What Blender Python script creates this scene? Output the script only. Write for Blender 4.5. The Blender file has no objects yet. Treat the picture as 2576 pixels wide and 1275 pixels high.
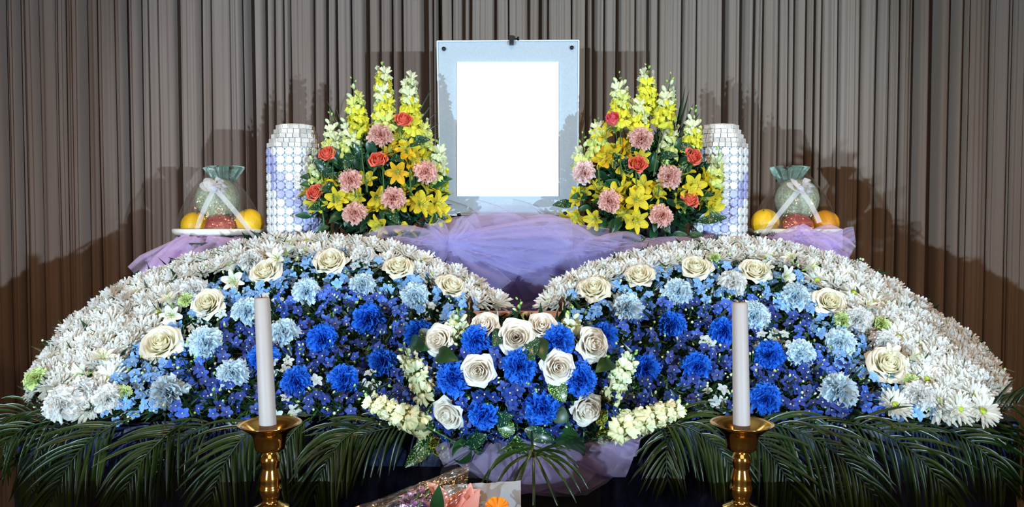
import bpy, math, random
import numpy as np
from mathutils import Vector, Matrix, noise
PI = math.pi
rnd = random.Random(7)
S = bpy.context.scene
COL = S.collection
# ------------------------------------------------------------------ camera, light, exposure
F_PX = 2000.0
CAMZ = 1.35
PITCH = math.radians(2.2)
cam = bpy.data.cameras.new('camera'); camo = bpy.data.objects.new('camera', cam); COL.objects.link(camo)
cam.sensor_width = 36; cam.lens = 36 * F_PX / 2576; cam.clip_start = .02
camo.location = (0, 0, CAMZ); camo.rotation_euler = (PI / 2 - PITCH, 0, 0)
S.camera = camo
S.view_settings.view_transform = 'Standard'; S.view_settings.look = 'None'
S.view_settings.gamma = 1; S.view_settings.use_curve_mapping = False
S.view_settings.exposure = 0.38
S.cycles.max_bounces = 6; S.cycles.transparent_max_bounces = 16; S.cycles.diffuse_bounces = 3
S.cycles.glossy_bounces = 3; S.cycles.transmission_bounces = 4
S.cycles.caustics_reflective = False; S.cycles.caustics_refractive = False
w = bpy.data.worlds.new('world'); S.world = w; w.use_nodes = True
w.node_tree.nodes['Background'].inputs[0].default_value = (1, .62, .36, 1)
w.node_tree.nodes['Background'].inputs[1].default_value = .03
def lamp(kind, name, loc, target, power, color, size, **k):
    l = bpy.data.lights.new(name, kind); l.energy = power; l.color = color; l.shadow_soft_size = size
    o = bpy.data.objects.new(name, l); COL.objects.link(o); o.location = loc
    o.rotation_euler = (Vector(target) - Vector(loc)).to_track_quat('-Z', 'Y').to_euler()
    for a, b in k.items(): setattr(l, a, b)
    return o
COOL = (.62, .84, 1.0); WARM = (1.0, .60, .30)
# two cool stage spots on stands, crossing from the front left and the front right
lamp('SPOT', 'stage_spot', (-1.62, -1.45, 1.27), (0.05, 2.1, 1.62), 370, COOL, .018, spot_size=math.radians(46), spot_blend=.35)
lamp('SPOT', 'stage_spot', (1.62, -1.45, 1.27), (-0.05, 2.1, 1.62), 370, COOL, .018, spot_size=math.radians(46), spot_blend=.35)
DOWN = [(-1.5, .9), (0, .9), (1.5, .9), (-.8, -1.3), (.8, -1.3)]
for x, y in DOWN:
    lamp('SPOT', 'downlight_lamp', (x, y, 2.78), (x, y + .35, 0), 40, WARM, .05, spot_size=math.radians(150), spot_blend=.8)

ar = lamp('AREA', 'added_fill_light', (0, -1.9, 2.7), (0, 1.9, 1.1), 11, (.95, .95, 1.0), .1, shape='RECTANGLE'); ar.data.size = 2.4; ar.data.size_y = 1.0  # soft fill added behind the camera to lift the shade among the petals

# ------------------------------------------------------------------ helpers
def P(px, py, d):
    x = (px - 1288) / F_PX; v = -(py - 637.5) / F_PX
    dy = math.cos(PITCH) + v * math.sin(PITCH); dz = -math.sin(PITCH) + v * math.cos(PITCH)
    s = d / dy
    return Vector((x * s, d, CAMZ + dz * s))
def lerp(a, b, t): return a + (b - a) * t
def interp(x, pts):
    return float(np.interp(x, [p[0] for p in pts], [p[1] for p in pts]))
class MB:
    def __init__(s): s.v = []; s.f = []; s.m = []; s.n = 0
    def add(s, V, Fc, mi=0, M=None):
        V = np.asarray(V, float).reshape(-1, 3)
        if M is not None:
            A = np.array(M); V = V @ A[:3, :3].T + A[:3, 3]
        s.v.append(V); s.f += [tuple(i + s.n for i in f) for f in Fc]; s.m += [mi] * len(Fc); s.n += len(V)
        return s
    def grid(s, G, mi=0, M=None, closed=False):
        G = np.asarray(G, float); a, b = G.shape[:2]; Fc = []
        for i in range(a - 1):
            for j in range(b if closed else b - 1):
                k = (j + 1) % b
                Fc.append((i * b + j, i * b + k, (i + 1) * b + k, (i + 1) * b + j))
        return s.add(G.reshape(-1, 3), Fc, mi, M)
    def box(s, lo, hi, mi=0, M=None):
        x0, y0, z0 = lo; x1, y1, z1 = hi
        V = [(x0, y0, z0), (x1, y0, z0), (x1, y1, z0), (x0, y1, z0), (x0, y0, z1), (x1, y0, z1), (x1, y1, z1), (x0, y1, z1)]
        return s.add(V, [(0, 3, 2, 1), (4, 5, 6, 7), (0, 1, 5, 4), (1, 2, 6, 5), (2, 3, 7, 6), (3, 0, 4, 7)], mi, M)
    def lathe(s, prof, n=24, mi=0, M=None, cap=True):
        G = [[(r * math.cos(2 * PI * j / n), r * math.sin(2 * PI * j / n), z) for j in range(n)] for r, z in prof]
        s.grid(G, mi, M, closed=True)
        return s
    def tube(s, pts, r, n=6, mi=0, M=None):
        pts = [Vector(p) for p in pts]; rs = r if hasattr(r, '__len__') else [r] * len(pts); G = []
        for i, p in enumerate(pts):
            t = (pts[min(i + 1, len(pts) - 1)] - pts[max(i - 1, 0)]).normalized()
            a = t.cross(Vector((0.13, .2, 1)) if abs(t.z) < .9 else Vector((1, 0.1, 0))).normalized(); b = t.cross(a)
            G.append([tuple(p + (a * math.cos(2 * PI * j / n) + b * math.sin(2 * PI * j / n)) * rs[i]) for j in range(n)])
        s.grid(G, mi, M, closed=True)
        s.add([tuple(pts[0])] + G[0], [(0, (j + 1) % n + 1, j + 1) for j in range(n)], mi, M)
        s.add([tuple(pts[-1])] + G[-1], [(0, j + 1, (j + 1) % n + 1) for j in range(n)], mi, M)
        return s
    def ball(s, c, r, mi=0, nu=10, nv=6, M=None, sq=(1, 1, 1)):
        G = [[(c[0] + r * sq[0] * math.sin(PI * i / nv) * math.cos(2 * PI * j / nu), c[1] + r * sq[1] * math.sin(PI * i / nv) * math.sin(2 * PI * j / nu), c[2] + r * sq[2] * math.cos(PI * i / nv)) for j in range(nu)] for i in range(nv + 1)]
        return s.grid(G, mi, M, closed=True)
    def mesh(s, name, mats, smooth=True):
        me = bpy.data.meshes.new(name)
        V = np.concatenate(s.v) if s.v else np.zeros((0, 3))
        me.from_pydata(V.tolist(), [], s.f)
        for m in (mats if isinstance(mats, (list, tuple)) else [mats]): me.materials.append(m)
        me.polygons.foreach_set('material_index', s.m)
        me.polygons.foreach_set('use_smooth', [smooth] * len(s.f))
        me.update(); return me
def obj(name, me, parent=None, M=None, **props):
    o = bpy.data.objects.new(name, me); COL.objects.link(o)
    if parent is not None: o.parent = parent
    if M is not None: o.matrix_local = M
    for k, v in props.items():
        if v is not None: o[k] = v
    return o
THINGS = []
def thing(name, label, cat, M=None, group=None, me=None, parts=()):
    if M is not None and not isinstance(M, Matrix): M = Matrix.Translation(Vector(M))
    o = obj(name, me, None, M, label=label, category=cat, group=group)
    addparts(o, parts); THINGS.append(o)
    return o
def addparts(o, parts):
    for p in parts:
        c = obj(p[0], p[1], o, p[2] if len(p) > 2 else None, label=(p[4] if len(p) > 4 else None))
        if len(p) > 3 and p[3]: addparts(c, p[3])
def face(loc, n, roll=None, sc=1.0):
    n = Vector(n).normalized(); q = n.to_track_quat('Z', 'Y')
    r = rnd.uniform(0, 2 * PI) if roll is None else roll
    return Matrix.Translation(Vector(loc)) @ q.to_matrix().to_4x4() @ Matrix.Rotation(r, 4, 'Z') @ Matrix.Scale(sc, 4)
def jit(v, a):
    return Vector((v[0] + rnd.uniform(-a, a), v[1] + rnd.uniform(-a, a), v[2] + rnd.uniform(-a, a)))
RZ = lambda a: Matrix.Rotation(a, 4, 'Z')
ORD = ['', 'first', 'second', 'third', 'fourth', 'fifth', 'sixth', 'seventh', 'eighth', 'ninth', 'tenth']
def nth(i):
    if i < len(ORD): return ORD[i]
    return '%d%s' % (i, 'th' if 10 < i % 100 < 14 else {1: 'st', 2: 'nd', 3: 'rd'}.get(i % 10, 'th'))

# ------------------------------------------------------------------ materials
def nodes(m): return m.node_tree.nodes, m.node_tree.links
def mat(name, col, rough=.5, metal=0, var=0.0, nscale=8, col2=None, bump=0, bscale=60, spec=.5, trans=0.0, sheen=0, coat=0, coord='Object', rv=.0, stretch=(1, 1, 1), emit=0):
    m = bpy.data.materials.new(name); m.use_nodes = True; N, L = nodes(m)
    b = N['Principled BSDF']; out = N['Material Output']
    b.inputs['Base Color'].default_value = (*col, 1); b.inputs['Roughness'].default_value = rough
    b.inputs['Metallic'].default_value = metal; b.inputs['Specular IOR Level'].default_value = spec
    b.inputs['Sheen Weight'].default_value = sheen; b.inputs['Coat Weight'].default_value = coat
    tc = N.new('ShaderNodeTexCoord'); mp = N.new('ShaderNodeMapping'); mp.inputs['Scale'].default_value = stretch
    L.new(tc.outputs[coord], mp.inputs['Vector'])
    src = None
    if col2 is not None:
        nz = N.new('ShaderNodeTexNoise'); nz.inputs['Scale'].default_value = nscale; nz.inputs['Detail'].default_value = 4
        L.new(mp.outputs[0], nz.inputs['Vector'])
        cr = N.new('ShaderNodeValToRGB'); cr.color_ramp.elements[0].position = .35; cr.color_ramp.elements[1].position = .65
        cr.color_ramp.elements[0].color = (*col, 1); cr.color_ramp.elements[1].color = (*col2, 1)
        L.new(nz.outputs[0], cr.inputs[0]); src = cr.outputs[0]
    if rv > 0:
        oi = N.new('ShaderNodeObjectInfo'); hs = N.new('ShaderNodeHueSaturation'); mr = N.new('ShaderNodeMapRange')
        mr.inputs[3].default_value = 1 - rv; mr.inputs[4].default_value = 1 + rv
        L.new(oi.outputs['Random'], mr.inputs[0]); L.new(mr.outputs[0], hs.inputs['Value'])
        if src: L.new(src, hs.inputs['Color'])
        else: hs.inputs['Color'].default_value = (*col, 1)
        src = hs.outputs[0]
    if src: L.new(src, b.inputs['Base Color'])
    if bump:
        n2 = N.new('ShaderNodeTexNoise'); n2.inputs['Scale'].default_value = bscale; n2.inputs['Detail'].default_value = 3
        L.new(mp.outputs[0], n2.inputs['Vector']); bp = N.new('ShaderNodeBump'); bp.inputs['Strength'].default_value = bump; bp.inputs['Distance'].default_value = .002
        L.new(n2.outputs[0], bp.inputs['Height']); L.new(bp.outputs[0], b.inputs['Normal'])
    if emit:
        b.inputs['Emission Color'].default_value = (*col, 1); b.inputs['Emission Strength'].default_value = emit
    if trans:
        t = N.new('ShaderNodeBsdfTranslucent'); mx = N.new('ShaderNodeMixShader'); mx.inputs[0].default_value = trans
        t.inputs['Color'].default_value = (*col, 1)
        if src: L.new(src, t.inputs['Color'])
        L.new(b.outputs[0], mx.inputs[1]); L.new(t.outputs[0], mx.inputs[2]); L.new(mx.outputs[0], out.inputs[0])
    return m
def sheer(name, col, a0, a1, gloss=0.0, rough=.3, blend=.35):
    """thin see-through sheet: denser where it is seen edge on, as real netting and film are"""
    m = bpy.data.materials.new(name); m.use_nodes = True; N, L = nodes(m); N.remove(N['Principled BSDF']); out = N['Material Output']
    lw = N.new('ShaderNodeLayerWeight'); lw.inputs['Blend'].default_value = blend
    mr = N.new('ShaderNodeMapRange'); mr.inputs[3].default_value = a0; mr.inputs[4].default_value = a1
    L.new(lw.outputs['Facing'], mr.inputs[0])
    tr = N.new('ShaderNodeBsdfTransparent')
    mx = N.new('ShaderNodeMixShader'); L.new(mr.outputs[0], mx.inputs[0]); L.new(tr.outputs[0], mx.inputs[1])
    if gloss:
        nz = N.new('ShaderNodeTexNoise'); nz.inputs['Scale'].default_value = 45; nz.inputs['Detail'].default_value = 3; bp = N.new('ShaderNodeBump'); bp.inputs['Strength'].default_value = .9; bp.inputs['Distance'].default_value = .006
        tc = N.new('ShaderNodeTexCoord'); L.new(tc.outputs['Object'], nz.inputs['Vector']); L.new(nz.outputs[0], bp.inputs['Height'])
        g = N.new('ShaderNodeBsdfGlossy'); L.new(bp.outputs[0], g.inputs['Normal']); L.new(bp.outputs[0], lw.inputs['Normal']); g.inputs['Color'].default_value = (*col, 1); g.inputs['Roughness'].default_value = rough
        L.new(g.outputs[0], mx.inputs[2])
    else:
        d = N.new('ShaderNodeBsdfDiffuse'); d.inputs['Color'].default_value = (*col, 1)
        t = N.new('ShaderNodeBsdfTranslucent'); t.inputs['Color'].default_value = (*col, 1)
        m2 = N.new('ShaderNodeMixShader'); m2.inputs[0].default_value = .3
        L.new(d.outputs[0], m2.inputs[1]); L.new(t.outputs[0], m2.inputs[2]); L.new(m2.outputs[0], mx.inputs[2])
    L.new(mx.outputs[0], out.inputs[0])
    return m
def leafspot(name, base, spot, thr=.5, scale=260):
    m = mat(name, base, rough=.3, spec=.5); N, L = nodes(m); b = N['Principled BSDF']
    tc = N.new('ShaderNodeTexCoord'); vo = N.new('ShaderNodeTexNoise'); vo.inputs['Scale'].default_value = scale; vo.inputs['Detail'].default_value = 2; vo.inputs['Roughness'].default_value = .6
    cr = N.new('ShaderNodeValToRGB'); cr.color_ramp.elements[0].position = thr; cr.color_ramp.elements[1].position = thr + .03
    cr.color_ramp.elements[0].color = (*base, 1); cr.color_ramp.elements[1].color = (*spot, 1)
    L.new(tc.outputs['Object'], vo.inputs['Vector']); L.new(vo.outputs[0], cr.inputs[0]); L.new(cr.outputs[0], b.inputs['Base Color'])
    return m
def petalgrad(name, c0, c1, lo, hi, axis=2, trans=.25, rough=.5, rv=.06, streak=None):
    """petal colour that changes from its base to its tip (c0 at lo, c1 at hi, along a local axis or radially)"""
    m = mat(name, c0, rough=rough, spec=.3); N, L = nodes(m); b = N['Principled BSDF']; out = N['Material Output']
    tc = N.new('ShaderNodeTexCoord'); sp = N.new('ShaderNodeSeparateXYZ'); mr = N.new('ShaderNodeMapRange'); mr.inputs[1].default_value = lo; mr.inputs[2].default_value = hi
    L.new(tc.outputs['Object'], sp.inputs[0])
    if axis == 3:
        ln = N.new('ShaderNodeVectorMath'); ln.operation = 'LENGTH'; L.new(tc.outputs['Object'], ln.inputs[0]); L.new(ln.outputs['Value'], mr.inputs[0])
    else: L.new(sp.outputs[axis], mr.inputs[0])
    mc = N.new('ShaderNodeMix'); mc.data_type = 'RGBA'; mc.inputs[6].default_value = (*c0, 1); mc.inputs[7].default_value = (*c1, 1)
    L.new(mr.outputs[0], mc.inputs[0])
    oi = N.new('ShaderNodeObjectInfo'); hs = N.new('ShaderNodeHueSaturation'); m2 = N.new('ShaderNodeMapRange'); m2.inputs[3].default_value = 1 - rv; m2.inputs[4].default_value = 1 + rv
    L.new(oi.outputs['Random'], m2.inputs[0]); L.new(m2.outputs[0], hs.inputs['Value']); L.new(mc.outputs[2], hs.inputs['Color']); src = hs.outputs[0]
    if streak:
        wv = N.new('ShaderNodeTexNoise'); mp = N.new('ShaderNodeMapping'); mp.inputs['Scale'].default_value = (60, 900, 60); L.new(tc.outputs['Object'], mp.inputs[0]); L.new(mp.outputs[0], wv.inputs['Vector']); wv.inputs['Scale'].default_value = 1
        cr = N.new('ShaderNodeValToRGB'); cr.color_ramp.elements[0].position = .66; cr.color_ramp.elements[1].position = .70
        cr.color_ramp.elements[0].color = (0, 0, 0, 1); L.new(wv.outputs[0], cr.inputs[0])
        m3 = N.new('ShaderNodeMix'); m3.data_type = 'RGBA'; L.new(cr.outputs[0], m3.inputs[0]); L.new(src, m3.inputs[6]); m3.inputs[7].default_value = (*streak, 1); src = m3.outputs[2]
    L.new(src, b.inputs['Base Color'])
    t = N.new('ShaderNodeBsdfTranslucent'); mx = N.new('ShaderNodeMixShader'); mx.inputs[0].default_value = trans
    L.new(src, t.inputs['Color']); L.new(b.outputs[0], mx.inputs[1]); L.new(t.outputs[0], mx.inputs[2]); L.new(mx.outputs[0], out.inputs[0])
    return m
MT = {}
MT['curtain'] = mat('curtain_fabric', (.262, .190, .158), rough=.85, col2=(.30, .235, .205), nscale=3, stretch=(4, 4, .4), bump=.5, bscale=700, spec=.15, sheen=.15)
MT['curtain2'] = mat('curtain_fabric_warm', (.285, .22, .175), rough=.85, col2=(.31, .25, .215), nscale=3, stretch=(4, 4, .4), bump=.5, bscale=700, spec=.15, sheen=.15)
MT['wall'] = mat('wall_paint', (.55, .45, .35), rough=.8); MT['floor'] = mat('floor_carpet', (.12, .08, .06), rough=.95, bump=.6, bscale=200)
MT['ceil'] = mat('ceiling_paint', (.6, .55, .48), rough=.9)
MT['navy'] = mat('navy_cloth', (.006, .010, .038), rough=.40, col2=(.022, .045, .15), nscale=26, bump=1, bscale=45, spec=.5, stretch=(1.6, 1, .7))
MT['black'] = mat('black_cloth', (.006, .006, .009), rough=.6, bump=.4, bscale=60)
MT['mound'] = mat('packed_greenery', (.006, .016, .006), rough=.8, col2=(.010, .026, .012), nscale=40, bump=1, bscale=90)
MT['green'] = mat('leaf_green', (.012, .045, .012), rough=.38, col2=(.02, .075, .02), nscale=20, rv=.35, trans=.12)
MT['dgreen'] = mat('leaf_dark_green', (.006, .026, .009), rough=.33, col2=(.012, .045, .016), nscale=20, rv=.3, trans=.08)
MT['vgreen'] = mat('leaf_blue_green', (.008, .05, .02), rough=.35, col2=(.014, .08, .032), nscale=20, rv=.3, trans=.1)
MT['stem'] = mat('stem_green', (.04, .12, .03), rough=.45, rv=.2)
MT['bud'] = mat('bud_green', (.30, .50, .10), rough=.4, rv=.2)
MT['budw'] = mat('bud_pale', (.55, .68, .38), rough=.4, rv=.15)
MT['palm'] = mat('palm_green', (.006, .021, .004), rough=.28, col2=(.017, .036, .005), nscale=14, rv=.4, trans=.04, spec=.35)
MT['mum'] = petalgrad('chrysanthemum_white', (.92, .93, .84), (.95, .96, .95), .0, .018, 2, trans=.48, rv=.05)
MT['mumc'] = mat('chrysanthemum_centre', (.45, .60, .05), rough=.6, bump=1, bscale=900)
MT['cw'] = petalgrad('carnation_white', (.86, .90, .78), (.93, .94, .93), .0, .03, 3, trans=.4)
MT['clb'] = petalgrad('carnation_light_blue', (.42, .68, .90), (.76, .90, .97), .004, .034, 3, trans=.4)
MT['cdb'] = petalgrad('carnation_deep_blue', (.006, .060, .46), (.022, .18, .78), .004, .032, 3, trans=.25)
MT['cpk'] = petalgrad('carnation_pink', (.97, .44, .38), (.98, .68, .61), .004, .032, 3, trans=.45)
MT['cpp'] = petalgrad('carnation_pale_pink', (.92, .55, .52), (.98, .78, .76), .004, .03, 3, trans=.4)
MT['rcream'] = petalgrad('rose_cream', (.95, .88, .55), (.97, .95, .82), .010, .034, 3, trans=.4, rv=.03)
MT['rwhite'] = petalgrad('rose_white', (.96, .80, .66), (.97, .94, .86), .010, .030, 3, trans=.48, rv=.03)
MT['rcoral'] = petalgrad('rose_coral', (.92, .28, .16), (.90, .18, .12), .01, .03, 3, trans=.25, rv=.05)
MT['rpink'] = petalgrad('rose_pink', (.85, .30, .22), (.86, .12, .16), .01, .03, 3, trans=.25, rv=.05)
MT['dl'] = mat('delphinium_light_blue', (.16, .38, .82), rough=.5, rv=.22, col2=(.26, .50, .86), nscale=60, trans=.25)
MT['dm'] = mat('delphinium_mid_blue', (.035, .11, .56), rough=.5, rv=.3, col2=(.07, .18, .70), nscale=60, trans=.25)
MT['dd'] = mat('delphinium_violet_blue', (.012, .032, .22), rough=.5, rv=.35, col2=(.028, .085, .42), nscale=60, trans=.25)
MT['dw'] = mat('delphinium_white', (.60, .70, .72), rough=.5, rv=.1, trans=.25)
MT['bee'] = mat('floret_eye', (.55, .5, .35), rough=.6)
MT['sw'] = petalgrad('snapdragon_white', (.72, .80, .45), (.88, .90, .80), .0, .012, 2, trans=.25)
MT['sy'] = petalgrad('snapdragon_yellow', (.80, .80, .08), (.86, .78, .008), .0, .012, 2, trans=.25)
MT['sp'] = petalgrad('snapdragon_pale_yellow', (.72, .82, .25), (.86, .86, .24), .0, .012, 2, trans=.25)
MT['sc'] = petalgrad('snapdragon_cream', (.80, .80, .45), (.90, .86, .70), .0, .012, 2, trans=.25)
MT['ay'] = petalgrad('alstroemeria_yellow', (.88, .78, .12), (.94, .74, .01), .0, .03, 0, trans=.4, streak=(.25, .07, .01))
MT['ao'] = petalgrad('alstroemeria_golden', (.80, .50, .05), (.90, .52, .01), .0, .03, 0, trans=.28, streak=(.25, .07, .01))
MT['aw'] = petalgrad('alstroemeria_white', (.86, .84, .60), (.92, .92, .90), .0, .03, 0, trans=.28, streak=(.25, .12, .10))
MT['auc'] = leafspot('aucuba_leaf', (.012, .055, .018), (.42, .58, .16), .555)
MT['aucy'] = leafspot('aucuba_leaf_yellow', (.02, .07, .015), (.60, .62, .05), .53)
MT['aucd'] = leafspot('aucuba_leaf_dark', (.006, .04, .02), (.28, .48, .22), .60)
MT['tulle'] = sheer('purple_tulle', (.60, .55, .88), .065, .97, blend=.5)
MT['tullep'] = sheer('mauve_tulle', (.74, .60, .95), .15, .98, blend=.5)
MT['lining'] = mat('purple_lining', (.085, .062, .23), rough=.8, col2=(.13, .095, .31), nscale=9)
MT['liningm'] = mat('mauve_lining', (.26, .15, .38), rough=.8, col2=(.33, .21, .48), nscale=9)
MT['liningd'] = mat('dark_purple_lining', (.05, .035, .09), rough=.8)
MT['film'] = sheer('cellophane', (1, 1, 1), .055, .7, gloss=1, rough=.10, blend=.25)
MT['ribbon'] = sheer('organza_ribbon', (.92, .92, .97), .42, .96, blend=.4)
MT['brass'] = mat('polished_brass', (.86, .47, .11), rough=.13, metal=1)
MT['dbrass'] = mat('dark_bronze', (.08, .05, .03), rough=.35, metal=.8)
MT['wax'] = mat('white_wax', (.375, .325, .305), rough=.5, trans=.1, col2=(.40, .35, .33), spec=.3, nscale=14)
MT['wick'] = mat('wick', (.02, .018, .015), rough=.9)
MT['panel'] = mat('frosted_panel', (.38, .47, .55), rough=.35, col2=(.42, .51, .59), nscale=160, spec=.4)
MT['edge'] = mat('acrylic_edge', (.72, .82, .90), rough=.2)
MT['photo'] = mat('glowing_white_print', (.9, .9, .9), rough=.3, emit=.55)  # glow added to the print so it comes out full white
MT['bmetal'] = mat('black_metal', (.006, .007, .012), rough=.35, metal=.3)
MT['steel'] = mat('grey_steel', (.4, .42, .45), rough=.3, metal=1)
MT['pearl'] = mat('pearly_wrapped_disc', (.84, .86, .87), rough=.2, bump=.45, bscale=1300, spec=.8, coat=.6, rv=.1)
MT['lav'] = mat('lavender_wrapped_disc', (.44, .47, .80), rough=.2, bump=.45, bscale=1300, spec=.8, coat=.6, rv=.15)
MT['brickm'] = mat('pearly_wrapped_block', (.74, .70, .66), rough=.18, bump=1, bscale=600, spec=.8, coat=.6, rv=.2)
MT['core'] = mat('tower_core', (.60, .63, .70), rough=.6)
MT['dish'] = mat('white_dish', (.82, .80, .70), rough=.35, bump=.2, bscale=80)
MT['woven'] = mat('grey_woven_basket', (.055, .075, .075), rough=.5, col2=(.10, .13, .13), nscale=40, bump=1, bscale=120, stretch=(1, 1, 2.5))
MT['melon'] = mat('netted_melon_skin', (.26, .33, .20), rough=.6, col2=(.52, .54, .42), nscale=190, bump=1, bscale=190)
MT['orange'] = mat('yellow_orange_peel', (.84, .50, .015), rough=.38, bump=.5, bscale=260)
MT['orangeo'] = mat('deep_orange_peel', (.80, .32, .012), rough=.38, bump=.5, bscale=260)
MT['apple'] = mat('apple_skin', (.30, .05, .05), rough=.3, col2=(.40, .10, .08), nscale=20)
MT['foil'] = mat('grey_green_foil', (.12, .19, .155), rough=.42, col2=(.19, .27, .22), nscale=30, metal=.2)
MT['wood'] = mat('orange_wood', (.36, .13, .05), rough=.4, col2=(.45, .18, .07), nscale=12, stretch=(1, 8, 8))
MT['paper'] = mat('white_tissue', (.40, .42, .45), rough=.7, trans=.3)
MT['film2'] = sheer('bouquet_cellophane', (.95, .85, .75), .10, .5, gloss=1, rough=.25, blend=.25)
MT['stock'] = mat('purple_stock', (.34, .14, .50), rough=.5, rv=.2, trans=.2)
MT['lilyp'] = petalgrad('salmon_lily', (.85, .30, .22), (.85, .42, .36), .0, .06, 0, trans=.25)
MT['orangef'] = mat('orange_petal', (.9, .28, .01), rough=.5, trans=.2)
MT['glow'] = mat('downlight_glow', (1, .75, .5), emit=14)
# ------------------------------------------------------------------ petal and flower meshes
def petal(L, W, wprof, e0, e1, cup=0., ruf=0., rf=3., nl=5, nw=4, notch=0., base=0., tw=0., ph=0.):
    """one petal along +X rising by elevation e0 (base) to e1 (tip); returns grid"""
    G = []; x = base; z = 0.
    for i in range(nl + 1):
        t = i / nl; e = lerp(e0, e1, t)
        if i: x += math.cos(e) * L / nl; z += math.sin(e) * L / nl
        row = []; w = W * wprof(t)
        for j in range(nw + 1):
            s = 2 * j / nw - 1
            h = cup * w * s * s + ruf * t * t * math.sin(rf * s * PI + ph) - notch * 0
            ext = -notch * abs(s) ** 2 * t * L + (ruf * .5 * t * t * math.cos(rf * 1.7 * s * PI + ph) if ruf else 0)
            row.append((x + math.cos(e) * ext - math.sin(e) * h, s * w / 2 + tw * t * L, z + math.sin(e) * ext + math.cos(e) * h))
        G.append(row)
    return np.array(G)
spoon = lambda t: (math.sin(PI * min(1, t * .76 + .08)) ** .6) * (1 if t < .98 else .62)
ov = lambda t: max(.12, math.sin(PI * (t * .86 + .07)) ** .8)
fan = lambda t: .15 + .85 * t ** .8
lance = lambda t: max(.04, math.sin(PI * (t ** .8 * .95 + .03)) ** .9)
def mum_mesh(seed, openc=False):
    r = random.Random(seed); mb = MB()
    rings = [(18, .035, -.12, .40), (18, .033, .06, .58), (17, .030, .28, .85), (15, .027, .52, 1.2), (12, .023, .8, 1.6), (9, .018, 1.05, 1.9), (6, .012, 1.3, 2.0)]
    if openc: rings = rings[:3]
    for n, L, e0, e1 in rings:
        a0 = r.random() * 6
        for k in range(n):
            a = a0 + 2 * PI * (k + r.uniform(-.25, .25)) / n; l = L * r.uniform(.85, 1.1)
            G = petal(l, .0070 * r.uniform(.85, 1.12), spoon, e0 + r.uniform(-.12, .12), e1 + r.uniform(-.2, .2), cup=.34, nl=5, nw=2, base=.002, tw=r.uniform(-.08, .08))
            mb.grid(G, 0, RZ(a))
    if openc: mb.ball((0, 0, .004), .0065, 1, 10, 6, sq=(1, 1, .7))
    else: mb.ball((0, 0, .004), .006, 0, 8, 4)
    mb.lathe([(.0005, -.012), (.006, -.008), (.009, -.001), (.004, .003)], 8, 2)
    return mb.mesh('chrysanthemum', [MT['mum'], MT['mumc'], MT['stem']])
MUM = [mum_mesh(i) for i in range(5)]; MUMO = [mum_mesh(20 + i, True) for i in range(3)]
def carn_mesh(seed, m):
    r = random.Random(seed); mb = MB(); n = 44
    for k in range(n):
        f = (k + .5) / n; e = lerp(-.10, 1.35, f ** .85); a = k * 2.39996 + r.uniform(-.4, .4)
        L = lerp(.032, .029, f) * r.uniform(.86, 1.06)
        G = petal(L, .027 * r.uniform(.8, 1.15), (lambda t: .08 + .92 * t ** 1.15), e + .35, e - .2, cup=r.uniform(-.08, .10), ruf=.0048, rf=r.uniform(1.3, 2.2), nl=6, nw=14, notch=.16, base=.001, ph=r.random() * 6)
        nj = G.shape[1]; p1, p2 = r.random() * 6, r.random() * 6
        for j in range(nj):
            s_ = 2 * j / (nj - 1) - 1
            for i in (3, 4, 5, 6):
                t = (i / 6) ** 2.5; e_ = e; h = .0042 * t * math.sin(s_ * 7.5 + p1) + .0022 * t * math.sin(s_ * 13 + p2)
                G[i, j] += np.array((-math.sin(e_) * h, .0012 * t * math.cos(s_ * 9 + p1), math.cos(e_) * h))
            G[-1, j] += (G[-1, j] - G[-2, j]) * (.15 if j % 2 else -.12)
        G[:, :, 2] += .004
        mb.grid(G, 0, RZ(a) @ Matrix.Rotation(r.uniform(-.3, .3), 4, 'X'))
    return mb.mesh('carnation_bloom', [m])
CARN = {k: [carn_mesh(s, MT[k]) for s in (1, 2, 3)] for k in ('cw', 'clb', 'cdb', 'cpk', 'cpp')}
mb = MB(); mb.lathe([(.0015, -.03), (.0055, -.022), (.0065, -.008), (.0085, .004), (.0075, .005), (.002, -.002)], 10); CALYX = mb.mesh('calyx', MT['stem'])
def stem_mesh(L, r=.0016): mb = MB(); mb.tube([(0, 0, -L), (.002, 0, -L * .5), (0, 0, 0)], r, 6); return mb.mesh('stem', MT['stem'])
STEM = {L: stem_mesh(L / 1000) for L in (60, 90, 160)}
def carnation_parts(k, v, L=60):
    return [('bloom', CARN[k][v % 3]), ('calyx', CALYX), ('stem', STEM[L], Matrix.Translation((0, 0, -.028)))]
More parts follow.
